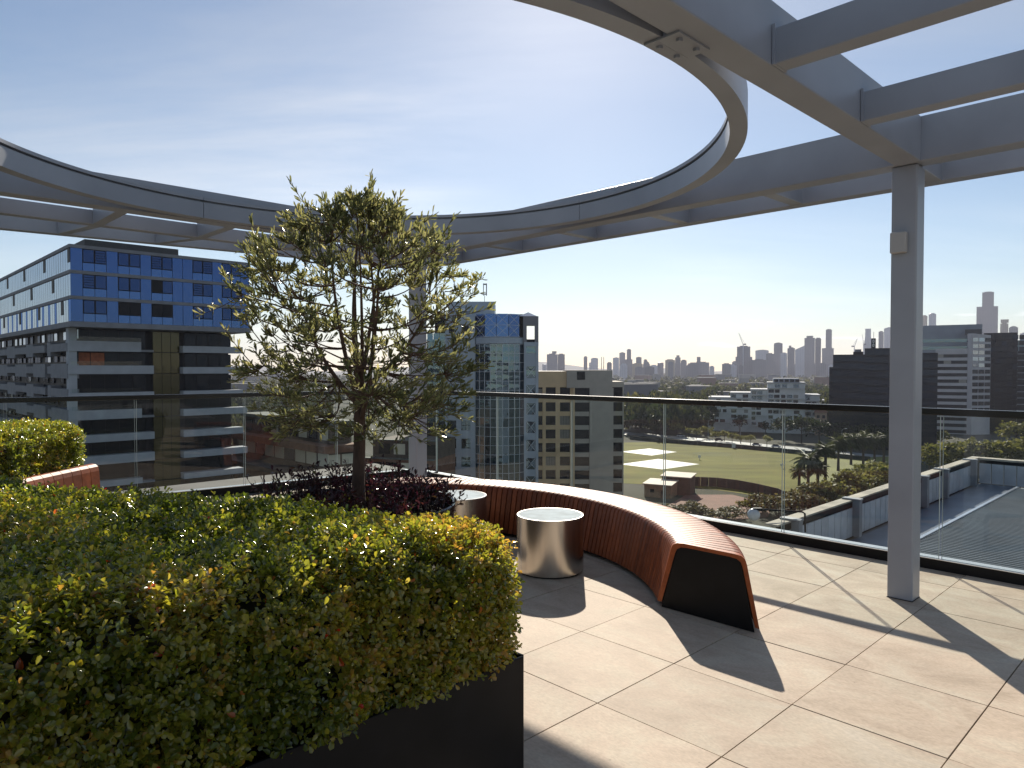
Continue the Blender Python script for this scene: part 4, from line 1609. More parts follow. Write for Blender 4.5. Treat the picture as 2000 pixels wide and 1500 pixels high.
# right pier with crossed windows and the open frame at its top
MB().box(x3(1023.5), x3(1028), 0.9, 8, 0, z3(672)).build('pier', M['cyanpale'], GT)
MB().box(x3(1046.5), x3(1052), 0.9, 8, 0, z3(672)).build('pier', M['cyanpale'], GT)
for j in range(10):
    zt = z3(716) - ROW * j
    MB().box(x3(1028) + 0.01, x3(1046.5) - 0.01, 1.0, 7.9, zt - ROW + 0.02, zt - 2.35).build('spandrel', M['cyanpale'], GT)
    w = bx('window', x3(1028) + 0.02, x3(1046.5) - 0.02, 1.3, 1.46, zt - 2.33, zt, M['cyangl'], GT)
    hw = (x3(1046.5) - x3(1028)) / 2 - 0.03
    for s in (-1, 1):
        hb = math.hypot(hw, 1.15)
        b_ = bx('cross_bar', -hb, hb, -0.14, -0.085, -0.035, 0.035, M['mull'], w)
        b_.rotation_euler = (0, s * math.atan2(1.15, hw), 0)
MB().box(x3(1028) + 0.01, x3(1046.5) - 0.01, 1.0, 7.9, z3(716) + 0.02, z3(690)).build('spandrel', M['cyanpale'], GT)
bx('window', x3(1028) + 0.02, x3(1046.5) - 0.02, 1.3, 1.46, z3(690) + 0.02, z3(676), M['cyangl'], GT)
MB().box(x3(1023.4), x3(1052.1), 0.85, 8, z3(676), z3(668)).build('lintel', M['cyanpale'], GT)
M['frameg'] = mat('grey_stone_frame', (0.20, 0.20, 0.22), 0.7, var=0.1)
MB().box(x3(1022), x3(1029), 0.9, 3.5, z3(668), z3(617)).build('frame_post', M['frameg'], GT)
MB().box(x3(1045), x3(1052), 0.9, 3.5, z3(668), z3(617)).build('frame_post', M['frameg'], GT)
MB().box(x3(1029), x3(1045), 0.92, 3.48, z3(635), z3(617)).build('frame_head', M['frameg'], GT)
zc = z3(617)
MB().add([(x3(1014), 0.95, zc), (x3(1049), 0.95, zc), (x3(1049), 4.6, zc), (x3(1014), 4.6, zc), (x3(1032), 2.8, z3(608))],
         [(0, 1, 4), (1, 2, 4), (2, 3, 4), (3, 0, 4), (3, 2, 1, 0)]).build('skylight', M['palegl'], GT)
MB().box(x3(872), x3(965), 6, 16, z3(612), z3(584)).build('plant_room', M['cyanpale'], GT)
mb = MB()
for a, b in ((940.5, 942), (946.5, 948.5)):
    mb.box(x3(a), x3(b), 8, 8.2, z3(570), z3(545))
mb.box(x3(940.5), x3(948.5), 8.01, 8.19, z3(548), z3(545.2)).box(x3(940.5), x3(948.5), 8.01, 8.19, z3(568), z3(565.5))
mb.box(x3(943), x3(944), 8.03, 8.17, z3(585), z3(569))
mb.box(x3(896), x3(898), 8, 8.3, z3(585), z3(572)).box(x3(905), x3(905.8), 8, 8.1, z3(585), z3(575))
mb.build('aerial', M['frameg'], GT)
MB().disc(1.5, 0.1, z3(605), z3(598), 16, (x3(902), 4.5)).build('roof_dome', M['white'], GT, smooth=True)

# ---------------------------------------------------------------- beige tower
D4 = 183.0
K4 = D4 / FPX


def x4(px):
    return (px - 1136) * K4


def z4(py):
    return EYE + (719.5 - py) * K4 - ZG


BT = thing('beige_tower', 'beige and grey rendered office tower beside the glass tower', 'building', ((1136 - 1000) * K4, D4, ZG))
MB().box(x4(1051), x4(1118), 3.0, 20, 0, z4(725)).build('wall_core', M['darkframe'], BT)
MB().box(x4(1051), x4(1110), 2.4, 3.2, z4(757), z4(725)).build('attic_wall', M['beige'], BT)
MB().box(x4(1110) + 0.01, x4(1121), 2.0, 3.2, z4(757), z4(744)).build('attic_wall', M['beige'], BT)
RW = 26.9 * K4
for a, b in ((1051, 1052), (1060.5, 1067), (1086.5, 1095), (1115, 1122)):
    MB().box(x4(a), x4(b), 2.35, 3.4, 0, z4(757)).build('pier', M['beige'], BT)
for j in range(10):
    zt = z4(760) - RW * j
    for a, b in ((1052, 1060.5), (1067, 1086.5), (1095, 1115)):
        MB().box(x4(a), x4(b), 2.5, 3.4, zt - RW, zt - 2.38).build('spandrel', M['beige'], BT)
        w = bx('window', x4(a) + 0.01, x4(b) - 0.01, 2.85, 2.98, zt - 2.37, zt - 0.02, wglass(), BT)
        w.rotation_euler = (random.uniform(-0.01, 0.01), 0, random.uniform(-0.02, 0.02))
        if b - a > 10:
            for q in (-0.33, 0.33):
                bx('mullion', q - 0.03, q + 0.03, -0.10, -0.066, -1.16, 1.16, M['darkframe'], w)
    # grey part: dark window bays
    for a, b in ((1123.5, 1153), (1201.5, 1221)):
        w = bx('window', x4(a) + 0.02, x4(b) - 0.02, 2.0 if a < 1150 else 4.0, 2.13 if a < 1150 else 4.13, zt - 2.37, zt - 0.02, M['darkgl'], BT)
        w.rotation_euler = (random.uniform(-0.01, 0.01), 0, random.uniform(-0.02, 0.02))
        MB().box(x4(a) + 0.01, x4(b) - 0.01, 1.8 if a < 1150 else 3.8, 2.6 if a < 1150 else 4.6, zt - RW, zt - 2.38).build('spandrel', M['greige'], BT)
MB().box(x4(1121), x4(1200), 2.3, 21, 0, z4(758)).build('wall_core', M['darkframe'], BT)
MB().box(x4(1108), x4(1198), 1.6, 20, z4(758), z4(723)).build('attic', M['greige'], BT)
bx('window', x4(1128), x4(1144), 1.5, 1.59, z4(742), z4(726), M['darkgl'], BT)
MB().box(x4(1120.5), x4(1124), 1.7, 4, 0, z4(758) - 0.01).build('pier', M['beige'], BT)
MB().box(x4(1153), x4(1200), 1.5, 8, 0, z4(758) - 0.01).build('blank_wall', M['greige'], BT)
MB().box(x4(1200), x4(1222), 4.2, 18, 0, z4(747)).build('side_core', M['darkframe'], BT)
MB().box(x4(1200) + 0.01, x4(1223), 3.7, 18.1, z4(757), z4(746)).build('side_attic', M['greige'], BT)
MB().box(x4(1220.5), x4(1223), 3.75, 17, 0, z4(757) - 0.01).build('pier', M['greige'], BT)

# ---------------------------------------------------------------- neighbouring roof, lower right
NB = thing('neighbour_roof', 'neighbouring building with ribbed grey metal roof and zinc parapet', 'building', UV(-10.5, 22.0, ZG), RZ)
NT, NR = -3.5 - ZG, -4.85 - ZG
M['zinc'] = mat('zinc_panel', (0.50, 0.54, 0.60), 0.42, metal=0.3, var=0.12, scale=2, obj_var=0.10)
M['capstone'] = mat('weathered_cap', (0.40, 0.37, 0.31), 0.85, var=0.35, scale=1.5)
M['metalroof'] = mat('metal_roof', (0.27, 0.30, 0.32), 0.35, metal=0.35, var=0.15, scale=0.6)
M['gutter'] = mat('gutter_sheet', (0.13, 0.16, 0.21), 0.45, metal=0.4, var=0.15, scale=1)
M['pil'] = mat('grey_steel_stub', (0.24, 0.26, 0.29), 0.5, metal=0.3, var=0.1, scale=2)
MB().box(0, 45, 0, 24.3, 0, NR - 0.12).build('wall', M['conc'], NB)
MB().box(0.5, 2.3, 0.6, 23.7, NR - 0.119, NR - 0.02).build('gutter_walk', M['gutter'], NB)
rs = [(2.45, 0.9), (45, 0.9), (45, 22.3), (2.45, 22.3)]
MB().prism(rs, NR - 0.119, NR + 0.10).build('roof_sheet', M['metalroof'], NB)
mb = MB()
for k in range(86):
    v = 0.95 + k * 0.25
    mb.box(2.46, 45, v, v + 0.045, NR + 0.099, NR + 0.135)
tag(mb.build('roof_ribs', M['metalroof'], NB), kind='stuff')
MB().box(2.31, 2.44, 0.6, 22.6, NR - 0.118, NR + 0.17).build('roof_flashing', M['alu'], NB)
MB().box(-0.15, 0.28, -0.35, 24.6, NT - 0.06, NT).build('parapet_cap', M['capstone'], NB)
MB().box(0.302, 45, 24.0, 24.62, NT - 0.101, NT - 0.001).build('parapet_cap', M['capstone'], NB)
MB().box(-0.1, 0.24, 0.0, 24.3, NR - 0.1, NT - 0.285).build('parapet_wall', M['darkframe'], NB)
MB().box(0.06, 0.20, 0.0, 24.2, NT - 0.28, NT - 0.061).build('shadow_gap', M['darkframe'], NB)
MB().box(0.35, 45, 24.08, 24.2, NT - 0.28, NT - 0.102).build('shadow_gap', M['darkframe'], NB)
for k in range(41):
    v = 0.1 + k * 0.58
    bx('zinc_panel', 0.245, 0.285, v, v + 0.54, NR - 0.02, NT - 0.29, M['zinc'], NB)
for k in range(26):
    u = 0.35 + k * 0.58
    bx('zinc_panel', u, u + 0.54, 23.96, 24.0, NR - 0.02, NT - 0.29, M['zinc'], NB)
for v in (0.6, 5.8, 14.0, 17.2, 22.4):
    p = MB().box(0.28, 0.54, v, v + 0.28, NR - 0.02, NT - 0.02).build('parapet_stub', M['pil'], NB)
    MB().box(-0.10, 0.57, v - 0.02, v + 0.30, NT + 0.005, NT + 0.06).build('stub_cap', M['pil'], p)
for u in (4.1, 12.0):
    p = MB().box(u, u + 0.5, 23.4, 23.96, NR - 0.02, NT - 0.02).build('parapet_stub', M['pil'], NB)
    MB().box(u - 0.05, u + 0.55, 23.35, 24.66, NT + 0.005, NT + 0.10).build('stub_cap', M['pil'], p)
MB().box(0.3, 6.5, 0.35, 0.55, NR - 0.01, NR + 0.75).build('low_screen', M['zinc'], NB)
MB().box(-0.35, 45, -0.9, -0.36, NT - 0.55, NT - 0.35).build('near_cap', M['capstone'], NB)
MB().box(-0.3, 45, -0.85, -0.4, 0, NT - 0.56).build('near_wall', M['conc'], NB)
MB().box(10.0, 13.2, 0.9, 1.3, NR + 0.11, NR + 1.0).build('roof_vent', M['zinc'], NB)
# globe lamp on a bracket at the near corner
gp = at_y(1472, 1005, 23.2)
GL = thing('globe_lamp', 'white globe lamp on a bent bracket at the parapet corner', 'lamp', (gp.x, gp.y, gp.z))
MB().lathe([(0.001, 0.21)] + [(0.205 * math.sin(a), 0.205 * math.cos(a)) for a in np.linspace(0.12, 3.02, 14)] + [(0.001, -0.21)], 24).build('globe', mat('opal_globe', (0.50, 0.54, 0.58), 0.18, var=0.05), GL, smooth=True)
e_ = at_y(1572, 1003, 23.4) - gp
MB().tube([(0.12, 0, 0.14), (0.35, 0.02, 0.16), (e_.x - 0.1, e_.y, e_.z + 0.06), (e_.x, e_.y, e_.z), (e_.x + 0.02, e_.y, e_.z - 0.62)], 0.03, 8).build('bracket', M['darkframe'], GL)
MB().box(-0.02, 0.26, -0.09, 0.09, 0.12, 0.22).build('fitting', M['darkframe'], GL)

# ---------------------------------------------------------------- middle distance buildings
def block(name, label, px0, px1, pyt, depth, deep, matl, cat='building', group=None, pyb=None):
    """a box building standing on the ground at this depth; returns its empty and the local mapping"""
    k = depth / FPX
    cx = ((px0 + px1) / 2 - 1000) * k
    th = math.atan2(cx, depth)      # the front is turned square to the line of sight
    t = thing(name, label, cat, (cx, depth, ZG), -th, group)
    X = lambda px: (px - (px0 + px1) / 2) * k * math.cos(th)
    Z = lambda py: EYE + (719.5 - py) * k - ZG
    return t, X, Z, k


# white apartments across the road
t, X, Z, k = block('white_apartments', 'stepped white apartment building behind the road trees', 1380, 1600, 745, 418.0, 20, None)
WA = t
segs = [(1380, 1425, 779, 6), (1425, 1466, 769, 4), (1466, 1499, 762, 3), (1499, 1571, 748, 0), (1571, 1600, 772, 5)]
for a, b, yt, dy in segs:
    MB().box(X(a), X(b), dy, dy + 22, 0, Z(yt)).build('wall', M['white'], WA)
    MB().box(X(a) - 0.3, X(b) + 0.3, dy - 0.7, dy + 22.3, Z(yt) + 0.01, Z(yt) + 0.5).build('roof', M['conclight'], WA)
    nfl = int((Z(yt) - 2) / 3.05)
    for f in range(nfl):
        zt = Z(yt) - 0.5 - 3.05 * f
        x = X(a) + 0.6
        while x < X(b) - 3.2:
            wd = random.choice((2.2, 2.6, 3.0))
            if random.random() < 0.8:
                bx('window', x, x + wd, dy - 0.12, dy - 0.01, zt - 2.1, zt - 0.2, M['cyangl'] if random.random() < 0.4 else wglass(0.25), WA)
            x += wd + random.choice((0.5, 0.9))
        if f % 2 == 0:
            MB().box(X(a) + 0.2, X(b) - 0.2, dy - 1.3, dy - 0.13, zt - 2.55, zt - 2.35).build('balcony_slab', M['white'], WA)
MB().box(X(1510), X(1560), 3, 18, Z(748) + 0.51, Z(739)).build('penthouse', M['conclight'], WA)
for q in range(5):
    bx('window', X(1512) + q * 2.9, X(1512) + q * 2.9 + 2.3, 2.9, 2.99, Z(746), Z(741), M['darkgl'], WA)

t, X, Z, k = block('pink_house', 'small pinkish house with red roof beside the dark glass slab', 1592, 1617, 785, 402.0, 12, None)
MB().box(X(1592), X(1616), 0, 10, 0, Z(806)).build('wall', mat('pink_render', (0.50, 0.34, 0.24), 0.8, var=0.1), t)
MB().add([(X(1590), -0.5, Z(806)), (X(1618), -0.5, Z(806)), (X(1618), 10.5, Z(806)), (X(1590), 10.5, Z(806)), (X(1600), 5, Z(795)), (X(1608), 5, Z(795))],
         [(0, 1, 5, 4), (1, 2, 5), (2, 3, 4, 5), (3, 0, 4), (3, 2, 1, 0)]).build('roof', mat('terracotta_roof', (0.20, 0.075, 0.04), 0.8, var=0.2), t)
for q in range(2):
    bx('window', X(1596) + q * 2.8, X(1596) + q * 2.8 + 1.5, -0.10, -0.01, Z(817), Z(811), M['darkgl'], t)
t, X, Z, k = block('pale_house', 'pale flat-roofed house beyond the pink house', 1600, 1640, 780, 440.0, 12, None)
MB().box(X(1600), X(1640), 0, 12, 0, Z(783)).build('wall', M['white'], t)
MB().box(X(1599), X(1641), -0.5, 12.5, Z(783) + 0.01, Z(783) + 0.5).build('roof', M['conclight'], t)

# dark glass slab
t, X, Z, k = block('dark_glass_slab', 'near-black glass office slab with a small roof sign', 1616, 1828, 680, 330.0, 30, None)
DS = t
M['blackgl'] = glaze('black_facade_glass', (0.004, 0.008, 0.018), (0.04, 0.075, 0.15), 0.03, 0.12, 0.06)
M['blacksp'] = mat('dark_spandrel', (0.010, 0.012, 0.018), 0.5, spec=0.1)
for a, b, yt, dy in ((1616, 1624, 717, 1.0), (1624, 1688, 692, 0.0), (1688, 1742, 680, 0.0), (1742, 1828, 690, 0.5)):
    MB().box(X(a), X(b), dy, 30, 0, Z(yt)).build('wall', M['blacksp'], DS)
    nf = int(Z(yt) / 3.5)
    nx = max(1, round((X(b) - X(a)) / 3.4))
    wx = (X(b) - X(a)) / nx
    for f in range(min(nf, 11)):
        for q in range(nx):
            bx('window', X(a) + q * wx + 0.08, X(a) + (q + 1) * wx - 0.08, dy - 0.12, dy - 0.01, Z(yt) - 0.7 - 3.5 * f - 2.5, Z(yt) - 0.7 - 3.5 * f, M['blackgl'], DS).rotation_euler = (random.uniform(-0.012, 0.012), 0, random.uniform(-0.02, 0.02))
MB().box(X(1664), X(1684), 6, 14, Z(692) + 0.005, Z(686)).build('plant_room', M['blacksp'], DS)
MB().box(X(1667), X(1680), 8, 12, Z(686) + 0.005, Z(681)).build('plant_room', M['conc'], DS)
sg = thing('roof_sign', 'small dark roof sign with two white oval rings above the glass slab', 'sign', ((1708 - 1000) * k, 331.0, Z(680) + ZG))
MB().box(-0.95, 0.95, 0, 0.6, 0.0, 4.6).build('sign_board', M['blacksp'], sg)
wh = mat('sign_white', (0.75, 0.73, 0.72), 0.6)
for zc in (1.35, 3.25):
    prf = []
    mb = MB()
    n = 20
    vv = []
    for yy in (-0.12, -0.005):
        for (ra, rb) in ((0.55, 0.80), (0.22, 0.42)):
            for i in range(n):
                a = 2 * math.pi * i / n
                vv.append((-0.2 + ra * math.cos(a) * 0.9, yy, zc + rb * math.sin(a)))
    fs = []
    for i in range(n):
        j = (i + 1) % n
        fs += [(i, j, n + j, n + i), (2 * n + i, 3 * n + i, 3 * n + j, 2 * n + j), (i, 2 * n + i, 2 * n + j, j), (n + i, n + j, 3 * n + j, 3 * n + i)]
    mb.add(vv, fs).build('letter_ring', wh, sg)
MB().box(0.0, 0.12, 0.2, 0.32, 4.6, 7.6).build('mast', M['blacksp'], sg)

# striped grey office
t, X, Z, k = block('striped_office', 'grey office building with horizontal white bands right of the steel post', 1800, 1936, 632, 410.0, 40, None)
SO = t
M['band'] = mat('pale_band', (0.46, 0.45, 0.47), 0.7, var=0.06, scale=0.3)
M['greyblue'] = mat('grey_blue_cladding', (0.24, 0.27, 0.32), 0.6, var=0.08, scale=0.2)
MB().box(X(1790), X(1918), 14, 50, 0, Z(632)).build('upper_wall', M['greyblue'], SO)
for f in range(3):
    zt = Z(660) - f * 4.4
    MB().box(X(1790) + 0.1, X(1917), 13.86, 13.99, zt - 2.0, zt).build('window_band', M['cyangl'], SO)
MB().box(X(1826), X(1889), 0.4, 40, 0, Z(684)).build('wall', M['darkframe'], SO)
FH = 12.35 * k
for f in range(14):
    zt = Z(686) - f * FH
    MB().box(X(1826), X(1889) - 0.02, 0.0, 0.8, zt - 1.75, zt).build('floor_band', M['band'], SO)
    if f < 11:
        for q in range(4):
            wq = (X(1888) - X(1827)) / 4
            bx('window', X(1827) + q * wq + 0.06, X(1827) + (q + 1) * wq - 0.06, 0.20, 0.39, zt - FH + 0.02, zt - 1.77, wglass(0.08), SO)
MB().box(X(1826), X(1889) - 0.02, 0.05, 0.9, Z(686) + 0.02, Z(681)).build('attic_wall', M['band'], SO)
# angled wing, turned away to the right
wing = MB().add([(X(1889), 0.3, 0), (X(1898), -0.8, 0), (X(1934), 8.0, 0), (X(1934), 30, 0), (X(1889), 30, 0)] + [(X(1889), 0.3, Z(652)), (X(1898), -0.8, Z(652)), (X(1934), 8.0, Z(655)), (X(1934), 30, Z(655)), (X(1889), 30, Z(652))],
                [(4, 3, 2, 1, 0), (5, 6, 7, 8, 9), (0, 1, 6, 5), (1, 2, 7, 6), (2, 3, 8, 7), (3, 4, 9, 8), (4, 0, 5, 9)]).build('wing', M['band'], SO)
wa, wb = Vector((X(1898), -0.8, 0)), Vector((X(1934), 8.0, 0))
wl_ = (wb - wa).length
wan = math.atan2((wb - wa).y, (wb - wa).x)
for f in range(12):
    zt = Z(660) - f * FH
    for q in range(3):
        s0 = 0.4 + q * wl_ / 3
        o = bx('window', -wl_ / 6 + 0.25, wl_ / 6 - 0.25, -0.06, 0.06, -1.1, 1.1, M['palegl'] if (f < 5 and q < 2) else M['darkgl'], SO)
        p = wa + (wb - wa) * ((s0 + wl_ / 6 - 0.4) / wl_)
        o.location = (p.x + 0.05, p.y - 0.08, zt - 1.2)
        o.rotation_euler = (random.uniform(-0.02, 0.02), 0, wan)
MB().box(X(1884), X(1916), 6, 12, Z(652) + 0.01, Z(643)).build('plant_room', M['roofdark'], SO)

t, X, Z, k = block('dark_tower', 'dark residential tower right of the striped office', 1920, 1986, 650, 436.0, 30, None)
MB().box(X(1920), X(1986), 0.3, 25, 0, Z(650)).build('wall', M['blacksp'], t)
for f in range(13):
    for q in range(7):
        bx('window', X(1922) + q * 2.9, X(1922) + q * 2.9 + 2.5, 0.16, 0.29, Z(655) - f * 3.6 - 2.6, Z(655) - f * 3.6, M['darkgl'] if (q * 3 + f) % 5 else M['blackgl'], t).rotation_euler = (random.uniform(-0.02, 0.02), 0, random.uniform(-0.03, 0.03))
t, X, Z, k = block('dark_tower', 'dark glass tower cut off by the right picture edge', 1986, 2080, 685, 400.0, 30, None)
MB().box(X(1986), X(2080), 0.3, 25, 0, Z(685)).build('wall', M['blacksp'], t)
for f in range(12):
    MB().box(X(1986) + 0.02, X(2080), -0.4, 0.28, Z(690) - f * 3.6 - 0.5, Z(690) - f * 3.6).build('slab_edge', M['conc'], t)
    for q in range(5):
        bx('window', X(1987) + q * 3.0, X(1987) + q * 3.0 + 2.7, 0.16, 0.29, Z(690) - f * 3.6 - 3.05, Z(690) - f * 3.6 - 0.55, M['darkgl'], t)
t, X, Z, k = block('teal_tower', 'pale teal glass tower behind the dark tower at the right edge', 1984, 2060, 662, 520.0, 30, None)
MB().box(X(1984), X(2060), 0, 25, 0, Z(664)).build('wall', mat('teal_facade', (0.14, 0.22, 0.24), 0.4, var=0.15, scale=0.1), t)
MB().box(X(1990), X(2060), 4, 20, Z(664) + 0.01, Z(655)).build('roof_storey', M['greyblue'], t)

# ---------------------------------------------------------------- skyline
def tower_mat(name, col):
    """far facade: floors and bays only as faint tone"""
    m = bpy.data.materials.new(name)
    m.use_nodes = True
    nt = m.node_tree
    p = nt.nodes['Principled BSDF']
    tcn = nt.nodes.new('ShaderNodeTexCoord')
    br_ = nt.nodes.new('ShaderNodeTexBrick')
    br_.offset = 0.0
    mpn = nt.nodes.new('ShaderNodeMapping')
    mpn.inputs['Rotation'].default_value = (math.pi / 2, 0, 0)
    mpn.inputs['Scale'].default_value = (0.10, 0.10, 0.13)
    nt.links.new(tcn.outputs['Object'], mpn.inputs[0])
    nt.links.new(mpn.outputs[0], br_.inputs['Vector'])
    br_.inputs['Scale'].default_value = 1.0
    br_.inputs['Color1'].default_value = (*[c * 0.62 for c in col], 1)
    br_.inputs['Color2'].default_value = (*[c * 0.78 for c in col], 1)
    br_.inputs['Mortar'].default_value = (*[c * 1.25 for c in col], 1)
    br_.inputs['Mortar Size'].default_value = 0.06
    nt.links.new(br_.outputs[0], p.inputs['Base Color'])
    p.inputs['Roughness'].default_value = 0.5
    return m


TM = [tower_mat('far_facade_slate', (0.13, 0.14, 0.17)), tower_mat('far_facade_warm', (0.34, 0.29, 0.21)), tower_mat('far_facade_pale', (0.46, 0.48, 0.54)), tower_mat('far_facade_dark', (0.07, 0.08, 0.10))]


def skyscraper(label, px0, px1, pyt, depth, m=0, cap=None, kind='box', shaft=None):
    k = depth / FPX
    th = math.atan2(((px0 + px1) / 2 - 1000) * k, depth)
    t = thing('skyscraper', label, 'skyscraper', (((px0 + px1) / 2 - 1000) * k, depth, ZG), -th, 'skyline towers')
    w = (px1 - px0) * k * math.cos(th)
    h = EYE + (719.5 - pyt) * k - ZG
    mt = TM[m]
    if kind == 'round':
        MB().disc(w / 2, w / 2, 0, h * 0.985, 20).build('shaft', mt, t, smooth=True)
        MB().disc(w / 2 * 0.8, w / 2 * 0.55, h * 0.986, h, 20).build('crown', mt, t)
    elif kind == 'dome':
        MB().box(-w / 2, w / 2, 0, w * 0.8, 0, h * 0.95).build('shaft', mt, t)
        vv = [(-w / 2 + w * i / 10, yy, h * 0.951 + h * 0.049 * math.sin(math.pi * (0.12 + 0.76 * i / 10))) for yy in (0, w * 0.8) for i in range(11)]
        vv += [(-w / 2, yy, h * 0.951) for yy in (0, w * 0.8)] + [(w / 2, yy, h * 0.951) for yy in (0, w * 0.8)]
        MB().add(vv, [tuple([22] + list(range(11)) + [24]), tuple([25] + list(range(21, 10, -1)) + [23])] + [(i, 11 + i, 12 + i, i + 1) for i in range(10)] + [(22, 23, 11, 0), (10, 21, 25, 24), (22, 24, 25, 23)]).build('curved_roof', mt, t)
    elif kind == 'slope':
        MB().add([(-w / 2, 0, 0), (w / 2, 0, 0), (w / 2, w, 0), (-w / 2, w, 0), (-w / 2, 0, h * 0.88), (w / 2, 0, h), (w / 2, w, h), (-w / 2, w, h * 0.88)],
                 [(0, 3, 2, 1), (4, 5, 6, 7), (0, 1, 5, 4), (1, 2, 6, 5), (2, 3, 7, 6), (3, 0, 4, 7)]).build('shaft', mt, t)
    elif kind == 'flare':
        prf = [(0.92, 0.0), (0.92, 0.5), (0.70, 0.68), (0.52, 0.84), (0.50, 1.0)]
        vv = []
        for s, z in prf:
            vv += [(-w * s, 0, h * z), (w * s, 0, h * z), (w * s, w * s * 1.2, h * z), (-w * s, w * s * 1.2, h * z)]
        n = len(prf)
        MB().add(vv, [(i * 4 + q, i * 4 + (q + 1) % 4, (i + 1) * 4 + (q + 1) % 4, (i + 1) * 4 + q) for i in range(n - 1) for q in range(4)] + [(3, 2, 1, 0), (n * 4 - 4, n * 4 - 3, n * 4 - 2, n * 4 - 1)]).build('shaft', mt, t, smooth=False)
    else:
        MB().box(-w / 2, w / 2, 0, w * 0.75, 0, h).build('shaft', mt, t)
        MB().box(-w * 0.3, w * 0.3, w * 0.15, w * 0.6, h + 0.01, h + max(2.5, 1.1 * k)).build('plant_room', mt, t)
    if cap:
        a, b, yt = cap
        MB().box((a - (px0 + px1) / 2) * k, (b - (px0 + px1) / 2) * k, w * 0.1, w * 0.55, h + 0.02 + max(2.5, 1.1 * k) * (kind == 'box'), EYE + (719.5 - yt) * k - ZG).build('cap_storey', mt, t)
    if shaft:
        a, b, yt = shaft
        MB().box((a - (px0 + px1) / 2) * k, (b - (px0 + px1) / 2) * k, -w * 0.1, w * 0.7, 0, EYE + (719.5 - yt) * k - ZG).build('podium', mt, t)
    return t


SK = [
    ('broad twin-slab tower left end of skyline', 1068, 1089, 692, 2500, 0, (1078, 1087, 686), 'box', None),
    ('slab joined to the right of the broad twin tower', 1089.3, 1103, 692, 2530, 3, None, 'box', None),
    ('low block left of the broad twin tower', 1059, 1067.5, 711, 2600, 2, None, 'round', None),
    ('thin isolated tower left of the paired chimneys', 1140, 1147, 697, 2900, 3, None, 'box', None),
    ('square tower immediately left of the paired chimneys', 1154, 1168, 700, 2900, 2, None, 'box', (1150.5, 1156, 708)),
    ('round-shouldered tower first in the left cluster', 1197, 1209, 698, 2700, 2, None, 'dome', None),
    ('second tallest tower of the left cluster with notched top', 1209.5, 1221, 688, 2750, 0, None, 'dome', None),
    ('tallest slim tower of the left cluster', 1224, 1232.5, 683, 2800, 3, None, 'box', (1219, 1235, 702)),
    ('rounded tower right of the left cluster', 1242, 1253, 697, 2700, 0, None, 'dome', (1236, 1254, 710)),
    ('narrow tower just right of the left cluster', 1257, 1264, 703, 2650, 3, None, 'box', (1256, 1269, 711)),
    ('long low block between left cluster and yellowish tower', 1269, 1284, 714, 2600, 2, None, 'box', None),
    ('small drum tower left of the yellowish tower', 1284, 1296, 708, 2500, 0, None, 'round', None),
    ('yellowish wide tower in mid skyline', 1299, 1318, 703, 2400, 1, None, 'box', None),
    ('pointed-shoulder tower right of the yellowish tower', 1318.5, 1329, 697, 2500, 0, (1321, 1327, 694), 'dome', None),
    ('plain tower between pointed tower and stepped block', 1329.5, 1341, 704, 2500, 0, None, 'box', None),
    ('low grey block left of the stepped block', 1341.5, 1353, 714, 2450, 3, None, 'box', None),
    ('wide stepped block with a turret in mid skyline', 1353.5, 1385, 708, 2350, 0, (1361, 1368, 697), 'box', None),
    ('squat block right of the stepped block', 1385.5, 1395, 716, 2300, 2, None, 'box', None),
    ('short isolated tower left of the crane tower', 1410, 1427, 711, 2100, 0, None, 'box', None),
    ('unfinished tower under the tall crane', 1439, 1465, 677, 2200, 0, None, 'box', (1437, 1468, 697)),
    ('low block at the foot of the crane tower', 1468.5, 1496, 703, 2150, 0, None, 'box', None),
    ('broad tower with rounded roof right of the crane', 1475, 1501, 683, 2500, 2, None, 'dome', None),
    ('grey block between rounded roof tower and domed tower', 1496, 1511, 691, 2300, 0, None, 'box', None),
    ('tall domed tower right of centre skyline', 1511, 1528, 669, 2450, 0, None, 'dome', None),
    ('pale flat tower in front of the domed tower', 1524, 1537, 690, 2150, 2, None, 'box', None),
    ('tower with small square cap right of the pale flat tower', 1537.5, 1552, 680, 2250, 0, (1540.5, 1545, 675), 'box', None),
    ('tower with slanted roof left of the twin giants', 1552.5, 1571, 675, 2350, 2, None, 'slope', None),
    ('left one of the twin giant towers', 1570.5, 1591, 660, 2500, 0, (1575, 1587, 656), 'box', None),
    ('right one of the twin giant towers', 1591.5, 1603, 661, 2520, 3, None, 'box', None),
    ('very slim needle tower left of the dark glass slab', 1612, 1624, 644, 2700, 0, None, 'box', (1606, 1627, 680)),
    ('flared tower rising behind the dark slab', 1689, 1700, 642, 2700, 2, None, 'flare', None),
    ('lower one of two towers left of the steel post', 1715, 1725, 648, 2600, 0, None, 'box', None),
    ('taller one of two towers left of the steel post', 1725.5, 1748, 639, 2700, 2, None, 'dome', None),
    ('short drum tower right of the steel post', 1798, 1810, 616, 2600, 1, None, 'round', None),
    ('second drum tower right of the steel post', 1812, 1827, 612, 2500, 2, None, 'round', None),
    ('tallest stepped supertall tower at the right', 1916, 1939, 571, 2700, 0, None, 'box', (1909, 1944, 599)),
    ('beige capped tower right of the supertall', 1952, 1968, 632, 2300, 1, (1954, 1967, 624), 'box', None),
    ('blue glass tower right of the beige capped tower', 1969, 1987, 637, 2250, 0, None, 'dome', None),
    ('pale tower at the right picture edge', 1991, 2012, 651, 2300, 2, None, 'box', None),
]
for row in SK:
    lb, a, b, yt, dp, m, cap, kd, sh = row
    skyscraper(lb, a, b, yt, dp, m, cap, kd, sh)
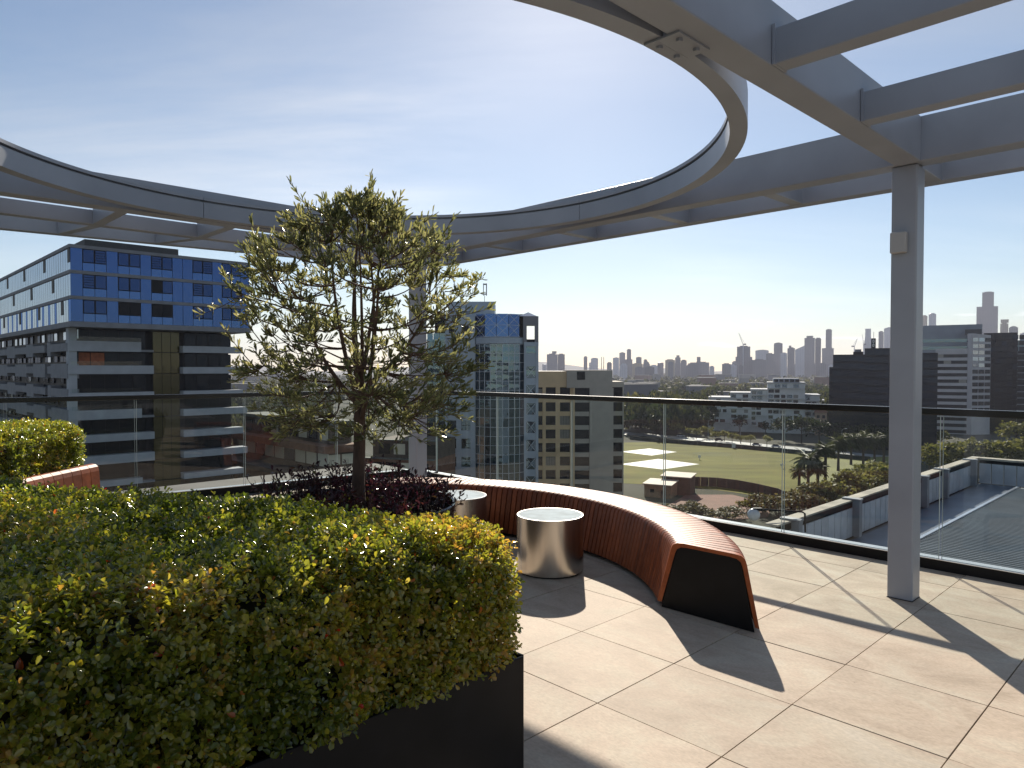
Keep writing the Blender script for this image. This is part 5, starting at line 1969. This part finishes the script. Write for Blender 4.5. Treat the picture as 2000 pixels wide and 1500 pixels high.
# paired chimneys
for px, lb in ((1174.7, 'left one of two thin chimneys on the horizon'), (1179, 'right one of two thin chimneys on the horizon')):
    k = 3000 / FPX
    o = MB().disc(1.9, 1.4, 0, EYE + (719.5 - 697) * k - ZG, 12).build('chimney', TM[1], None, ((px - 1000) * k, 3000, ZG))
    tag(o, lb, 'chimney', 'pair of chimneys')
# cranes


def crane(label, px, py0, py1, jib, depth):
    k = depth / FPX
    t = thing('tower_crane', label, 'crane', ((px - 1000) * k, depth, ZG), 0, 'tower cranes')
    z0, z1 = 0.0, EYE + (719.5 - py1) * k - ZG
    MB().box(-1.0, 1.0, -1.0, 1.0, z0, z1).build('mast', TM[2], t)
    jx, jz = (jib[0] - px) * k, EYE + (719.5 - jib[1]) * k - ZG
    MB().tube([(0, 0, z1 - 2), (jx, 0, jz)], [1.1, 0.5], 5).build('jib', TM[2], t)
    MB().box(1.5 if jx < 0 else -9, 9 if jx < 0 else -1.5, -1.2, 1.2, z1 - 3, z1 + 1.5).build('counterweight', TM[3], t)
    MB().tube([(jx * 0.9, 0, jz - 2), (4 if jx < 0 else -4, 0, z1 + 3)], 0.3, 4).build('stay', TM[3], t)


crane('tall tower crane leaning left over the unfinished tower', 1451, 719, 672, (1442, 650), 2190)
crane('small crane above the dark glass slab', 1668, 719, 676, (1674, 661), 2400)
crane('faint crane beside the flared tower', 1686, 719, 672, (1683, 653), 2600)

rr_ = random.Random(9)
for i in range(34):
    a_ = rr_.uniform(1185, 1640) if i % 4 else rr_.uniform(1640, 1990)
    skyscraper('distant mid-rise block at the foot of the skyline', a_, a_ + rr_.uniform(8, 22), rr_.uniform(706, 719), rr_.uniform(2000, 2700), rr_.randrange(4))['group'] = 'mid-rise blocks at the foot of the skyline'

# low roofs among the trees: only a few pixels each
LOWM = [mat('far_roof_pale', (0.27, 0.27, 0.27), 0.8, spec=0.15), mat('far_roof_grey', (0.15, 0.16, 0.18), 0.8, spec=0.15), mat('far_roof_brown', (0.20, 0.12, 0.09), 0.8)]
rr_ = random.Random(5)
for i in range(72):
    dp = rr_.uniform(620, 2000)
    px = rr_.choice((rr_.uniform(1225, 1640), rr_.uniform(1225, 1640), rr_.uniform(420, 620), rr_.uniform(1800, 2030)))
    k = dp / FPX
    w, d, h = rr_.uniform(12, 42), rr_.uniform(10, 20), rr_.uniform(9, 24)
    ci = rr_.randrange(3)
    zone = 'left of the glass tower' if px < 700 else ('beneath the skyline' if px < 1700 else 'right of the steel post')
    t = thing('low_building', 'low flat %s building among trees %s' % (('pale', 'grey', 'brown')[ci], zone), 'building', ((px - 1000) * k, dp, ZG), rr_.uniform(-0.5, 0.5), 'low %s buildings %s' % (('pale', 'grey', 'brown')[ci], zone))
    bx('wall', -w / 2, w / 2, -d / 2, d / 2, 0, round(h), LOWM[ci], t)
    MB().box(-w / 2 - 0.4, w / 2 + 0.4, -d / 2 - 0.4, d / 2 + 0.4, round(h) + 0.01, round(h) + 0.6).build('roof', LOWM[0], t)

# ---------------------------------------------------------------- trees
def crown_quads(n, clumps, rx, rz, seed, size):
    """leafy crown: quads gathered in clumps on an uneven ellipsoid"""
    r = np.random.default_rng(seed)
    C = unit(r.normal(size=(clumps, 3)))
    C[:, 2] = np.abs(C[:, 2]) * 1.1 - 0.35
    C *= r.uniform(0.45, 0.85, (clumps, 1))
    ci = r.integers(0, clumps, n)
    P = C[ci] + unit(r.normal(size=(n, 3))) * (r.uniform(0.15, 1, (n, 1)) ** 0.5) * r.uniform(0.22, 0.38, (clumps, 1))[ci]
    tint = np.clip(0.5 + 0.22 * r.normal(size=clumps)[ci] + 0.16 * r.normal(size=n), 0, 1)
    P = P * np.array([rx, rx, rz])
    d = unit(r.normal(size=(n, 3)) + np.array([0, 0, 0.3]))
    s = unit(np.cross(d, r.normal(size=(n, 3))))
    L_ = size * r.uniform(0.6, 1.4, (n, 1))
    V = np.stack([P, P + d * L_ * 0.5 + s * L_ * 0.4, P + d * L_, P + d * L_ * 0.5 - s * L_ * 0.4], 1).reshape(-1, 3)
    F = np.arange(n * 4).reshape(n, 4)
    return V, F, tint


TG = {
    'dark': leaf_mat('dark_tree_leaf', [(0, (0.010, 0.018, 0.008)), (0.5, (0.024, 0.036, 0.013)), (1, (0.055, 0.066, 0.022))], 0.25, 0.6, 0.2),
    'light': leaf_mat('light_tree_leaf', [(0, (0.050, 0.060, 0.018)), (0.5, (0.125, 0.130, 0.040)), (1, (0.23, 0.22, 0.08))], 0.40, 0.6, 0.2),
    'brown': leaf_mat('dry_shrub_leaf', [(0, (0.032, 0.034, 0.014)), (0.5, (0.085, 0.080, 0.030)), (1, (0.18, 0.155, 0.06))], 0.3, 0.6, 0.2),
    'yellow': leaf_mat('yellow_shrub_leaf', [(0, (0.05, 0.055, 0.01)), (0.5, (0.14, 0.14, 0.02)), (1, (0.26, 0.24, 0.05))], 0.4, 0.6, 0.2),
}
M['farbark'] = mat('far_bark', (0.06, 0.045, 0.035), 0.9, var=0.2, scale=1)
crown_cache = {}


def tree_at(label, pos, height, radius, kind, name='tree', group=None, n=900, trunk=True, seed=0):
    t = thing(name, label, 'tree' if 'shrub' not in name else 'shrub', pos, random.uniform(0, 6.28), group)
    key = (kind, seed % 4, n)
    if key not in crown_cache:
        V, F, tn = crown_quads(n, 26, 1.0, 1.0, 100 + seed % 4 + 17 * len(kind), 0.17 if n > 500 else 0.22)
        crown_cache[key] = bulk_mesh('crown', V, F, tn)
        crown_cache[key].materials.append(TG[kind])
    o = new_obj('crown', crown_cache[key], None, t, (0, 0, height * 0.58 if trunk else height * 0.45))
    o.scale = (radius, radius, height * 0.42 if trunk else height * 0.5)
    mb = MB()
    if trunk:
        mb.tube([(0, 0, -0.2), (0.1, 0, height * 0.35), (0.0, 0.1, height * 0.7)], [height * 0.028, height * 0.020, height * 0.01], 7)
        for q in range(4):
            a = q * 1.57 + 0.3
            mb.tube([(0, 0, height * 0.38), (math.cos(a) * radius * 0.5, math.sin(a) * radius * 0.5, height * 0.66)], [height * 0.012, height * 0.005], 5)
        mb.build('trunk', M['farbark'], t)
    else:
        for q in range(7):
            a = q * 0.9
            mb.tube([(0, 0, -0.1), (math.cos(a) * radius * 0.5, math.sin(a) * radius * 0.5, height * 0.75)], [height * 0.02, height * 0.006], 5)
        tag(mb.build('stems', M['farbark'], t), kind='stuff')
    return t


# row of small pollarded street trees in front of the road
row = [(1322, 852, 9, 5.2), (1345, 855, 6, 3.4), (1360, 858, 6.5, 3.4), (1381, 856, 8, 4.6), (1397, 862, 6, 3.2), (1415, 862, 6.5, 3.4), (1430, 866, 6, 3.2), (1447, 868, 6, 3.2), (1466, 870, 6.2, 3.3), (1498, 873, 6.4, 3.3)]
for i, (px, py, h, rd) in enumerate(row):
    tree_at(['rounded taller light green tree at the left end of the road trees', 'second road tree from the left, small and pale green', 'third road tree from the left, small and pale green', 'taller darker tree fourth in the road row',
             'fifth road tree from the left, small and pale', 'sixth road tree from the left, small and pale', 'seventh road tree from the left, near the left sight screen', 'eighth road tree from the left, small and pale',
             'ninth road tree from the left, small and pale', 'last road tree on the right of the row'][i], on_z(px, py, ZG), h, rd, 'light', 'street_tree', 'trees along the road', 520, True, i)
# dark trees in front of the white apartments
for i, (px, py, h, rd, lb) in enumerate(((1445, 846, 11, 5, 'dark round tree before the left wing of the white apartments'), (1495, 852, 9, 5, 'low dark tree before the stepped wing of the white apartments'), (1530, 862, 14, 7, 'wide dark tree before the right wing of the white apartments'),
                                         (1565, 866, 16, 7, 'tall dark tree right of the white apartments'), (1600, 872, 15, 7, 'dark tree before the pink house'), (1628, 874, 13, 7, 'dark tree left of the palms before the black slab'),
                                         (1655, 876, 14, 7, 'dark tree behind the palm group'), (1690, 880, 14, 7, 'dark tree right behind the palm group'), (1725, 884, 13, 7, 'dark tree beside the steel post foot of the slab'))):
    tree_at(lb, on_z(px, py, ZG), h, rd, 'dark', 'park_tree', 'dark trees across the road', 700, True, i)
# light trees at the right, behind the neighbouring roof
for i, (px, py, h, rd, lb) in enumerate(((1815, 935, 13.5, 7, 'light green tree right behind the steel post'), (1852, 932, 13.8, 8, 'light green tree second right of the steel post'), (1905, 930, 14.5, 9.5, 'broad light tree behind the parapet corner'),
                                         (1955, 928, 15.5, 10.5, 'tallest light tree behind the right parapet'), (2005, 928, 15, 10.5, 'light tree cut by the right picture edge'), (1985, 880, 15, 9, 'light tree far back near the right edge'), (1838, 876, 9, 6, 'small light tree far back by the steel post'))):
    tree_at(lb, on_z(px, py, ZG), h, rd, 'light', 'park_tree', 'light trees behind the neighbouring roof', 900, True, i)
# dry shrubs and bushes at the near edge of the field
shr = [(1372, 1012, 3.2, 4.0, 'brown'), (1400, 1020, 3.6, 4.4, 'brown'), (1432, 1012, 3.6, 4.4, 'brown'), (1462, 1000, 4.0, 3.6, 'yellow'), (1490, 1000, 6, 5, 'brown'), (1520, 1012, 7, 6, 'brown'), (1350, 1012, 5, 5, 'brown'), (1550, 1000, 7, 6, 'brown'),
       (1590, 985, 7.5, 6, 'brown'), (1625, 985, 8, 6.5, 'light'), (1655, 975, 10, 7, 'light'), (1690, 970, 11, 7.5, 'light'), (1722, 965, 11, 7, 'light'), (1705, 945, 9, 6, 'light'), (1580, 1010, 7, 6, 'brown'), (1320, 1015, 5, 5, 'brown')]
wher = ['before the left end of the clay court', 'before the middle of the clay court', 'before the right of the clay court', 'glowing yellow left of the globe lamp', 'just right of the globe lamp', 'lower right of the globe lamp', 'at the left foot of the court', 'left of the parapet corner',
        'below the left palm', 'below the middle palms', 'leafy, left of the steel post', 'brownish, beside the steel post', 'green and tall, touching the steel post', 'small and green, behind the tall one by the post', 'low, beside the parapet corner', 'far left below the tan shed']
for i, ((px, py, h, rd, kd), wv) in enumerate(zip(shr, wher)):
    tree_at('loose dry shrub ' + wv, on_z(px, py, ZG), h, rd, kd, 'loose_shrub', 'shrubs at the near edge of the field', 900, False, i)

# palms
M['frond'] = leaf_mat('palm_frond', [(0, (0.016, 0.028, 0.010)), (0.5, (0.040, 0.058, 0.018)), (1, (0.09, 0.10, 0.03))], 0.3, 0.5, 0.3)


def palm_crown(seed, n=70):
    r = np.random.default_rng(seed)
    P, D, NN, L_, T = [], [], [], [], []
    for i in range(n):
        a = r.uniform(0, 6.28)
        el = r.uniform(-0.5, 1.25)
        out = np.array([math.cos(a), math.sin(a), 0])
        p = np.zeros(3)
        d = out * math.cos(el) + np.array([0, 0, math.sin(el)])
        ln = r.uniform(0.75, 1.05)
        for q in range(9):
            nd = d - np.array([0, 0, 0.15])
            nd /= np.linalg.norm(nd)
            p2 = p + nd * ln / 9
            sd = np.cross(nd, [0, 0, 1.0])
            sd /= np.linalg.norm(sd) + 1e-9
            for s in (-1, 1):
                for h in (0.0, 0.5):
                    P.append(p + (p2 - p) * h)
                    D.append(sd * s * 0.8 + nd * 0.7 - np.array([0, 0, 0.22]))
                    NN.append(np.array([0, 0, 1.0]))
                    L_.append(0.24 * (1 - abs(q - 4) / 7))
                    T.append(np.clip(0.45 + 0.25 * (el) + 0.12 * r.normal(), 0, 1))
            p, d = p2, nd
    P, D, NN, L_, T = map(np.array, (P, D, NN, L_, T))
    V, F = leaf_geometry(P, D, NN, L_, L_ * 0.22)
    return bulk_mesh('fronds', V, F, np.repeat(T, 2))


pm = [palm_crown(3), palm_crown(4)]
for m_ in pm:
    m_.materials.append(M['frond'])
palms = [(1578, 956, 9.5, 4.3, 'full palm standing leftmost on the lawn'), (1597, 957, 7.0, 3.2, 'shorter palm tucked right of the leftmost palm'), (1612, 957, 13.0, 3.4, 'tall slim palm with bare trunk right of the leftmost pair'), (1561, 950, 5.0, 2.8, 'low pale palm left of the full palm'),
         (1637, 920, 10.5, 4.4, 'dark palm farther back on the lawn'), (1662, 908, 10, 4.2, 'second dark palm back on the lawn'), (1686, 908, 10.5, 4.2, 'third dark palm back on the lawn'), (1708, 906, 9.5, 4.2, 'palm back on the lawn next to the steel post'),
         (1726, 905, 10.0, 4.2, 'palm nearly hidden by the steel post')]
for i, (px, py, h, rd, lb) in enumerate(palms):
    p = on_z(px, py, ZG)
    t = thing('palm_tree', lb, 'palm', p, i * 1.3, 'palms beside the oval')
    MB().tube([(0, 0, -0.2), (0.05, 0, h * 0.4), (0, 0.05, h * 0.8), (0, 0, h)], [0.55, 0.42, 0.42, 0.5], 10).build('trunk', M['farbark'], t, smooth=True)
    o = new_obj('crown', pm[i % 2], None, t, (0, 0, h - 0.2))
    o.scale = (rd * 1.35, rd * 1.35, rd * 1.25)

# parked and passing cars on the road
CARC = [((0.6, 0.6, 0.6), 'white'), ((0.05, 0.05, 0.06), 'dark'), ((0.55, 0.56, 0.58), 'silver')]
for i, (px, py, ci, lb) in enumerate(((1478, 871, 0, 'white car on the road left of the wide dark tree'), (1516, 874, 2, 'silver car on the road behind the fence'), (1594, 881, 0, 'white car on the road near the palms'), (1405, 861, 1, 'dark car on the road among the road trees'), (1330, 853, 0, 'white car at the left end of the road'))):
    p = on_z(px, py, ZG + 0.06)
    t = thing('car', lb, 'car', p, math.radians(-28), 'cars on the road')
    cm = mat('car_paint_' + CARC[ci][1], CARC[ci][0], 0.25, coat=0.6)
    MB().add([(-2.2, -0.85, 0.3), (2.2, -0.85, 0.3), (2.2, 0.85, 0.3), (-2.2, 0.85, 0.3), (-2.2, -0.85, 0.85), (2.2, -0.85, 0.8), (2.2, 0.85, 0.8), (-2.2, 0.85, 0.85)],
             [(0, 3, 2, 1), (4, 5, 6, 7), (0, 1, 5, 4), (1, 2, 6, 5), (2, 3, 7, 6), (3, 0, 4, 7)]).build('body', cm, t, bevel=0.08)
    MB().add([(-1.9, -0.78, 0.86), (1.2, -0.78, 0.86), (1.2, 0.78, 0.86), (-1.9, 0.78, 0.86), (-1.4, -0.66, 1.45), (0.5, -0.66, 1.45), (0.5, 0.66, 1.45), (-1.4, 0.66, 1.45)],
             [(0, 3, 2, 1), (4, 5, 6, 7), (0, 1, 5, 4), (1, 2, 6, 5), (2, 3, 7, 6), (3, 0, 4, 7)]).build('cabin', M['darkgl'], t, bevel=0.05)
    for wx in (-1.35, 1.35):
        for wy in (-0.86, 0.70):
            MB().tube([(wx, wy, 0.31), (wx, wy + 0.16, 0.31)], 0.31, 12).build('wheel', M['darkframe'], t)
# street lamps along the far kerb
for i, (px, py, lb) in enumerate(((1383, 860, 'slim street lamp behind the fourth road tree'), (1446, 866, 'slim street lamp before the white apartments'), (1644, 884, 'slim street lamp above the palms before the black slab'))):
    p = on_z(px, py, ZG)
    t = thing('street_lamp', lb, 'street lamp', p, 0, 'street lamps along the road')
    MB().tube([(0, 0, 0), (0, 0, 10.0), (0.4, 0, 10.6), (1.6, 0, 10.8)], [0.11, 0.08, 0.06, 0.05], 8).build('pole', M['conclight'], t)
    MB().box(1.3, 2.3, -0.18, 0.18, 10.72, 10.9).build('lamp_head', M['white'], t)

# ---------------------------------------------------------------- far wooded suburb: one mass
r = np.random.default_rng(77)
VV, FF, TT = [], [], []
off = 0


def wood_tree(x, y, h, rad, n, tone):
    global off
    V, F, tn = crown_quads(n, 12, 1, 1, int(r.integers(1e6)), 0.42 if n < 120 else 0.30)
    V = V * np.array([rad, rad, h * 0.55]) + np.array([x, y, ZG + h * 0.5])
    VV.append(V)
    FF.append(F + off)
    TT.append(np.clip(tn * 0.6 + tone, 0, 1))
    off += len(V)


for i in range(460):
    dp = 385 + 480 * r.random() ** 1.3
    px = r.uniform(1215, 1640) if i % 4 else r.uniform(430, 640)
    if 395 < dp < 460 and 1375 < px < 1625:
        continue
    lim = 1290 if dp < 420 else 2000
    if dp < 420 and px > 1290:
        continue
    wood_tree((px - 1000) / FPX * dp, dp, r.uniform(11, 22), r.uniform(5, 10), 150, r.uniform(0.0, 0.35))
for i in range(760):
    dp = 850 + 1700 * r.random() ** 1.2
    px = r.uniform(1050, 1650) if i % 3 else r.choice([r.uniform(400, 700), r.uniform(1790, 2040)])
    wood_tree((px - 1000) / FPX * dp, dp, r.uniform(10, 20), r.uniform(9, 18), 60, r.uniform(0.0, 0.5))
for i in range(130):                # belt of tall trees at the far end of the oval
    dp = 405 + 130 * r.random()
    px = r.uniform(1215, 1385) if i % 3 else r.uniform(1600, 1640)
    wood_tree((px - 1000) / FPX * dp, dp, r.uniform(13, 24), r.uniform(5, 9), 170, r.uniform(0.05, 0.45))
for i in range(70):                 # gardens left of the glass tower
    dp = 170 + 260 * r.random()
    px = r.uniform(440, 640)
    wood_tree((px - 1000) / FPX * dp, dp, r.uniform(8, 15), r.uniform(4, 7), 170, r.uniform(0.1, 0.5))
for i in range(1500):               # the suburb goes on to both sides, also where other buildings hide it
    dp = 480 + 2200 * r.random()
    px = r.uniform(-900, 1050) if i % 5 < 3 else r.uniform(1840, 2900)
    wood_tree((px - 1000) / FPX * dp, dp, r.uniform(10, 20), r.uniform(9, 20), 42, r.uniform(0.0, 0.5))
wood = new_obj('woodland', bulk_mesh('woodland', np.concatenate(VV), np.concatenate(FF), np.concatenate(TT)), leaf_mat('woodland_leaf', [(0, (0.015, 0.025, 0.012)), (0.4, (0.036, 0.048, 0.019)), (0.8, (0.085, 0.092, 0.032)), (1, (0.15, 0.145, 0.055))], 0.25, 0.65, 0.15))
tag(wood, 'dark wooded suburb stretching to the skyline', 'woodland', kind='stuff')

# distant low hills under the haze
hv, hf = [], []
n = 90
for i in range(n + 1):
    x = -6500 + 13000 * i / n
    hgt = 45 + 30 * math.sin(i * 0.31) + 18 * math.sin(i * 0.83 + 1)
    hv += [(x, 5200, ZG - 0.5), (x, 5600, ZG + max(12, hgt)), (x, 6300, ZG - 0.5)]
for i in range(n):
    a = i * 3
    hf += [(a, a + 3, a + 4, a + 1), (a + 1, a + 4, a + 5, a + 2), (a, a + 2, a + 5, a + 3)]
hills = MB().add(hv, hf).build('hills', mat('far_hill', (0.06, 0.07, 0.05), 0.95), smooth=True)
tag(hills, kind='structure')

# ---------------------------------------------------------------- haze: even thin air round everything
hz = MB().box(-9100, 9100, -3100, 9600, ZG - 1.0, 345.0).build('haze', None)
hm = bpy.data.materials.new('haze_air')
hm.use_nodes = True
hm.node_tree.nodes.clear()
ho = hm.node_tree.nodes.new('ShaderNodeOutputMaterial')
hp = hm.node_tree.nodes.new('ShaderNodeVolumePrincipled')
hp.inputs['Color'].default_value = (0.79, 0.82, 1.0, 1)
hp.inputs['Density'].default_value = 0.00009
hp.inputs['Anisotropy'].default_value = 0.2
hm.node_tree.links.new(hp.outputs[0], ho.inputs['Volume'])
hz.data.materials.append(hm)
tag(hz, 'thin pale haze filling the air', 'haze', kind='stuff')
